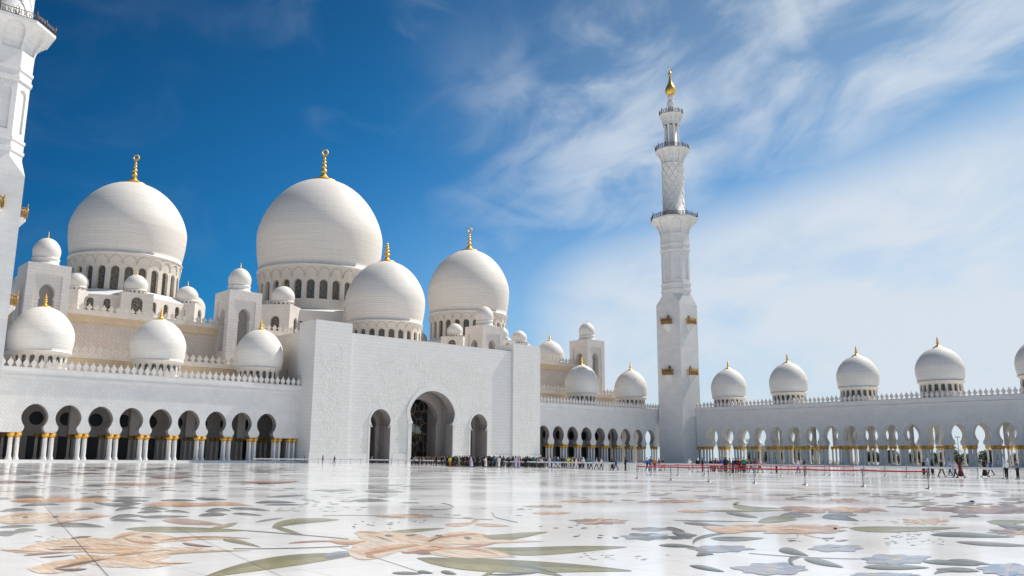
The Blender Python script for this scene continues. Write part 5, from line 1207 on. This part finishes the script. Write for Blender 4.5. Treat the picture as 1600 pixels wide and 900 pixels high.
def at(x, y): p = G(x, y); return (p.x, p.y)
P_ = person
P_(at(475.5, 724.3), NAV, JEA, 'stand', face=LF, label='person in dark blue beside the left corner of the portal')
P_(at(504, 724.8), BLK, (.06, .03, .03), 'stand', 'scarf', (.03, .10, .10), face=LF, label='person with dark headscarf standing alone before the left portal tower')
P_(at(522, 725.2), BLK, (.03, .03, .04), 'walk', face=RT, label='person in black striding right past the left portal tower, with a backpack')
P_(at(581, 725.0), GRY, BLK, 'stand', face=LF, label='person half hidden by the left edge of the small portal arch')
P_(at(643, 726.4), BLK, None, 'stand', 'scarf', face=AW, label='person in black robe at the left end of the rope queue')
P_(at(649, 725.6), GRY, BLK, 'stand', face=RT, label='person in grey top next to the queue\'s left end')
P_(at(653, 726), BLK, BLK, 'stand', face=AW, label='person in dark clothes before the left jamb of the main arch')
P_(at(694, 725.2), WHT, JEA, 'stand', face=AW, h=1.8, label='person with pale top looking over the wooden screen')
P_(at(669, 724.2), WHT, GRY, 'stand', face=AW, label='person in white shirt just behind the left wooden screen')
P_(at(703, 729.2), YEL, ORG, 'stand', face=AW, label='person in yellow-green top and orange skirt in the queue')
P_(at(717, 729.5), (.25, .45, .15), KHA, 'walk2', face=RT, label='person in green top and khaki trousers in the queue')
P_(at(736, 730.3), LAV, None, 'walk2', face=LF, h=1.78, label='person in long pale lilac-white robe before the queue, left of the small arch')
P_(at(759, 730.2), WHT, None, 'arm', face=LF, h=1.78, label='person in white robe leaning before the small right arch')
P_(at(763.5, 728.8), PNK, WHT, 'stand', face=RT, h=1.3, label='child in pink and white beside the white-robed person')
P_(at(779.5, 730.3), WHT, None, 'stand', face=AW, h=1.74, hc=BLK, label='person in white robe with black hair between small arch and right tower')
P_(at(773, 730), TEA, NAV, 'stand', face=AW, label='person in teal top in the queue by the right tower')
P_(at(806, 730.8), LAV, None, 'stand', face=AW, h=1.8, label='person in pale lilac robe before the right portal tower')
P_(at(811, 731), PNK, LAV, 'stand', face=LF, h=1.85, label='person in pink top before the right portal tower')
P_(at(834, 730.8), GRN, NAV, 'stand', 'scarf', GRN, face=AW, label='person in green before the right edge of the portal')
P_(at(842, 731), WHT, KHA, 'stand', face=AW, label='person in white shirt and khaki trousers, first left of the arcade columns')
P_(at(846.5, 731), WHT, BLK, 'walk2', face=RT, label='person in white shirt and black trousers at the portal corner')
P_(at(858.5, 731.5), LAV, None, 'stand', 'scarf', WHT, face=AW, label='person in pale robe and white headscarf before the first arcade arch')
P_(at(866, 731.5), BLU, WHT, 'walk2', face=LF, label='person in blue shirt and white trousers before the arcade')
P_(at(872, 731.8), BLU, (.6, .58, .6), 'walk', 'scarf', WHT, face=LF, label='person in blue with white scarf bending in the middle group')
P_(at(882, 732), NAV, NAV, 'stand', face=LF, label='person in navy between the blue and the yellow-green tops')
P_(at(888, 732.5), YEL, (.75, .7, .6), 'arm', face=TO, h=1.76, label='person in bright yellow-green jacket before the arcade')
P_(at(894.5, 732.6), (.6, .56, .5), (.6, .56, .48), 'stand', face=LF, label='person in beige right of the yellow-green jacket')
P_(at(900, 732.4), WHT, WHT, 'walk', face=RT, label='person all in white walking before the third arcade pier')
P_(at(905.5, 732.2), PNK, NAV, 'stand', face=LF, label='person in pale pink top and navy trousers in the middle group')
P_(at(911.5, 732.4), WHT, BLK, 'stand', 'scarf', WHT, face=AW, label='person with white scarf and black trousers in the middle group')
P_(at(919, 732.6), TEA, NAV, 'stand', face=AW, label='person in teal shirt on the right of the middle group')
P_(at(923.5, 733), TEA, BLK, 'walk2', face=RT, label='person in teal with black trousers walking, right end of the middle group')
P_(at(932, 733), LBL, JEA, 'walk', face=RT, label='person in light blue shirt walking before the arcade')
P_(at(939.5, 732.8), WHT, BLK, 'walk2', face=RT, label='person in white top and black shorts following the light blue shirt')
P_(at(956.5, 733.5), BLK, None, 'walk2', 'scarf', face=LF, label='person in black robe beside the striding person in a blue jacket')
P_(at(962.5, 734.3), BLU, NAV, 'walk', face=LF, label='person in blue jacket striding before the arcade')
P_(at(977.2, 735.8), BLK, BLK, 'phone', 'scarf', face=RT, h=1.75, label='lone person in black holding a phone, before the arcade')
P_(at(1011.5, 736), BLU, BLK, 'walk2', face=LF, label='leftmost person of four by the start of the red belt, blue jacket')
P_(at(1016.5, 735.8), BLU, JEA, 'stand', face=AW, h=1.8, label='second of four by the red belt start, taller in a blue jacket')
P_(at(1023, 735.8), ORG, (.08, .06, .08), 'stand', 'scarf', ORG, face=AW, label='person in orange scarf and top by the start of the red belt')
P_(at(1030, 735.9), MAR, LAV, 'stand', 'scarf', WHT, face=RT, label='person with white scarf and maroon top by the start of the red belt')
P_(at(1036, 735.6), BLK, KHA, 'walk', face=RT, label='person in black top at the right of four by the red belt start')
P_(at(1077, 734.8), WHT, None, 'arm', face=RT, h=1.78, label='person in long white robe in front of the far minaret')
P_(at(1091, 738), BLK, WHT, 'stand', 'scarf', WHT, face=AW, label='person with white headscarf and black top right of the minaret foot')
P_(at(1098, 737.5), BLK, (.10, .05, .05), 'stand', face=LF, label='person in black top behind the red belt right of the minaret')
for (x, y, a, b, po, hd, hc, fa, lb) in (
    (1114, 736, TEA, KHA, 'stand', 'hair', None, RT, 'teal top and khaki trousers at the left of the belt crowd'), (1120, 737, RED, MAR, 'walk', 'hair', None, LF, 'red top and maroon trousers left in the belt crowd'),
    (1128, 737, BLU, NAV, 'stand', 'hair', None, AW, 'blue top between two red ones in the belt crowd'), (1134, 738.5, BLK, BLK, 'stand', 'scarf', BLK, AW, 'all black with black headscarf in the belt crowd'),
    (1141, 738.5, GRY, KHA, 'walk2', 'hair', None, LF, 'grey top and khaki trousers in the belt crowd'), (1146, 739, NAV, NAV, 'stand', 'hair', None, RT, 'navy top and trousers in the belt crowd'),
    (1151, 738.5, BLK, KHA, 'stand', 'hair', None, AW, 'black top and khaki trousers in the belt crowd'), (1155.5, 739, RED, BLK, 'stand', 'hair', None, AW, 'dark red top left of the green one'),
    (1163, 739.2, GRN, BLK, 'stand', 'hair', None, AW, 'bright green top, widest of the belt crowd'), (1174, 738.5, BLK, JEA, 'walk', 'hair', None, LF, 'black top walking left, right of the green top'),
    (1180.5, 738.8, MAR, LAV, 'phone', 'hair', None, LF, 'dark red top and pale trousers holding something'), (1187.5, 738.7, PNK, BLK, 'walk', 'scarf', PNK, LF, 'pink scarf at the right end of the belt crowd'),
    (1213.6, 739.6, TEA, BLK, 'stand', 'hair', None, RT, 'teal jacket standing alone behind the red belt'), (1247.5, 738.4, WHT, BLU, 'walk2', 'hair', None, LF, 'white shirt and blue trousers of a pair behind the red belt'),
    (1257.5, 738, MAR, BLK, 'stand', 'hair', None, RT, 'dark red patterned top, right one of a pair behind the red belt')):
    P_(at(x, y), a, b, po, hd, hc, fa, h=1.7 if x != 1163 else 1.8, label='person in '+lb)
P_(at(1444, 742.5), BLK, None, 'stand', face=LF, label='person in black at the left of the group near the red belt end')
P_(at(1450.5, 742.8), LBL, BLK, 'stand', 'scarf', WHT, face=LF, h=1.82, label='person in pale blue shirt with white cap and black skirt near the red belt end')
P_(at(1457.5, 741.5), BLK, None, 'stand', 'scarf', face=RT, label='person in black robe just behind the pale blue shirt')
P_(at(1472, 745.2), BLK, (.10, .09, .09), 'walk', face=RT, h=1.75, label='person in black top striding right near the red belt end')
P_(at(1485, 742.6), LBL, NAV, 'walk2', face=LF, h=1.78, label='person in light blue shirt and navy trousers striding left')
P_(at(1493.5, 746), (.6, .5, .48), BLK, 'walk2', face=LF, label='person in beige top beside the dark red robe')
P_(at(1501.5, 746.6), MAR, None, 'walk', 'scarf', MAR, face=LF, h=1.72, label='person in long dark red robe')
P_(at(1539.5, 745.6), BLK, None, 'walk', 'scarf', face=LF, h=1.74, label='person in wide flowing black robe walking left')
P_(at(1548.5, 742.6), BLU, NAV, 'walk', face=LF, h=1.74, label='person in blue top behind the flowing black robe')
P_(at(1573.5, 748.6), WHT, BLK, 'stand', 'scarf', WHT, face=AW, h=1.74, label='person in white top and black trousers with a dark backpack, near the right edge')
P_(at(1591, 748.6), GRY, BLK, 'phone', face=LF, h=1.66, label='rightmost person in the picture, grey-white top and black trousers')
P_(at(408, 721.2), WHT, BLK, 'stand', 'scarf', BLK, face=AW, label='tiny dark person standing under the ninth arch of the left arcade')
# the dense queue
def crowd(n, x0, x1, y0, y1, pal, what, zones):
    for i in range(n):
        x = x0+(x1-x0)*(i+random.uniform(.1, .9))/n; dy = random.uniform(-1.5, .25); y = y0+(y1-y0)*((x-x0)/(x1-x0))+dy
        z_ = ('front of ' if dy > -.2 else 'middle of ' if dy > -.8 else 'back of ')+next(nm for lim_, nm in zones if x <= lim_)
        P_(at(x, y), *random.choice(pal), label='person in %s, %s' % (what, z_), group='people in %s, %s' % (what, z_), h=random.choice((1.3, 1.5, 1.58, 1.62, 1.68, 1.72, 1.8, 1.86)))
ZQ = ((662, 'the left end of the queue by the wooden screens'), (680, 'queue before the middle wooden screen'), (697, 'queue before the right wooden screen'), (712, 'queue before the right jamb of the main arch'), (724, 'queue just right of the main arch'), (738, 'queue between main arch and small right arch'), (751, 'queue before left half of the small right arch'), (765, 'queue before right half of the small right arch'),
      (782, 'queue just right of the small right arch'), (803, 'queue before left edge of the right portal tower'), (824, 'queue before middle of the right portal tower'), (846, 'queue before right edge of the portal'), (870, 'group before the first arches right of the portal'), (892, 'group before the third arch right of the portal'), (999, 'group before the fourth arch right of the portal'),
      (1130, 'the left end of the crowd behind the red belt'), (1150, 'the middle of the crowd behind the red belt'), (1300, 'crowd behind the red belt, near the green top'))
crowd(46, 696, 772, 728.8, 730, [(BLK, None, 'stand', 'scarf'), (BLK, None, 'walk2', 'scarf')], 'black robe', ZQ)
crowd(26, 699, 770, 728.8, 730, [(BLK, BLK, 'stand', 'hair'), (NAV, BLK, 'stand', 'hair'), ((.05, .03, .03), BLK, 'arm', 'hair')], 'dark shirt', ZQ)
crowd(7, 722, 770, 729, 730, [(MAR, BLK, 'stand', 'hair')], 'dark red', ZQ)
crowd(38, 768, 850, 729.8, 731, [(BLK, None, 'stand', 'scarf'), (BLK, None, 'walk2', 'scarf')], 'black robe', ZQ)
crowd(26, 770, 855, 729.8, 731, [(BLK, BLK, 'stand', 'hair'), (NAV, NAV, 'stand', 'hair'), (BLK, KHA, 'stand', 'hair')], 'dark shirt', ZQ)
crowd(22, 850, 914, 731, 732, [(NAV, BLK, 'stand', 'hair'), (BLK, NAV, 'stand', 'hair')], 'dark clothes', ZQ)
crowd(14, 1108, 1170, 736.5, 737.5, [(BLK, BLK, 'stand', 'hair'), (NAV, KHA, 'stand', 'hair')], 'dark clothes', ZQ)
crowd(15, 646, 697, 726.6, 728.6, [(BLK, None, 'stand', 'scarf'), (BLK, NAV, 'stand', 'hair'), (GRY, BLK, 'walk2', 'hair')], 'dark clothes', ZQ)
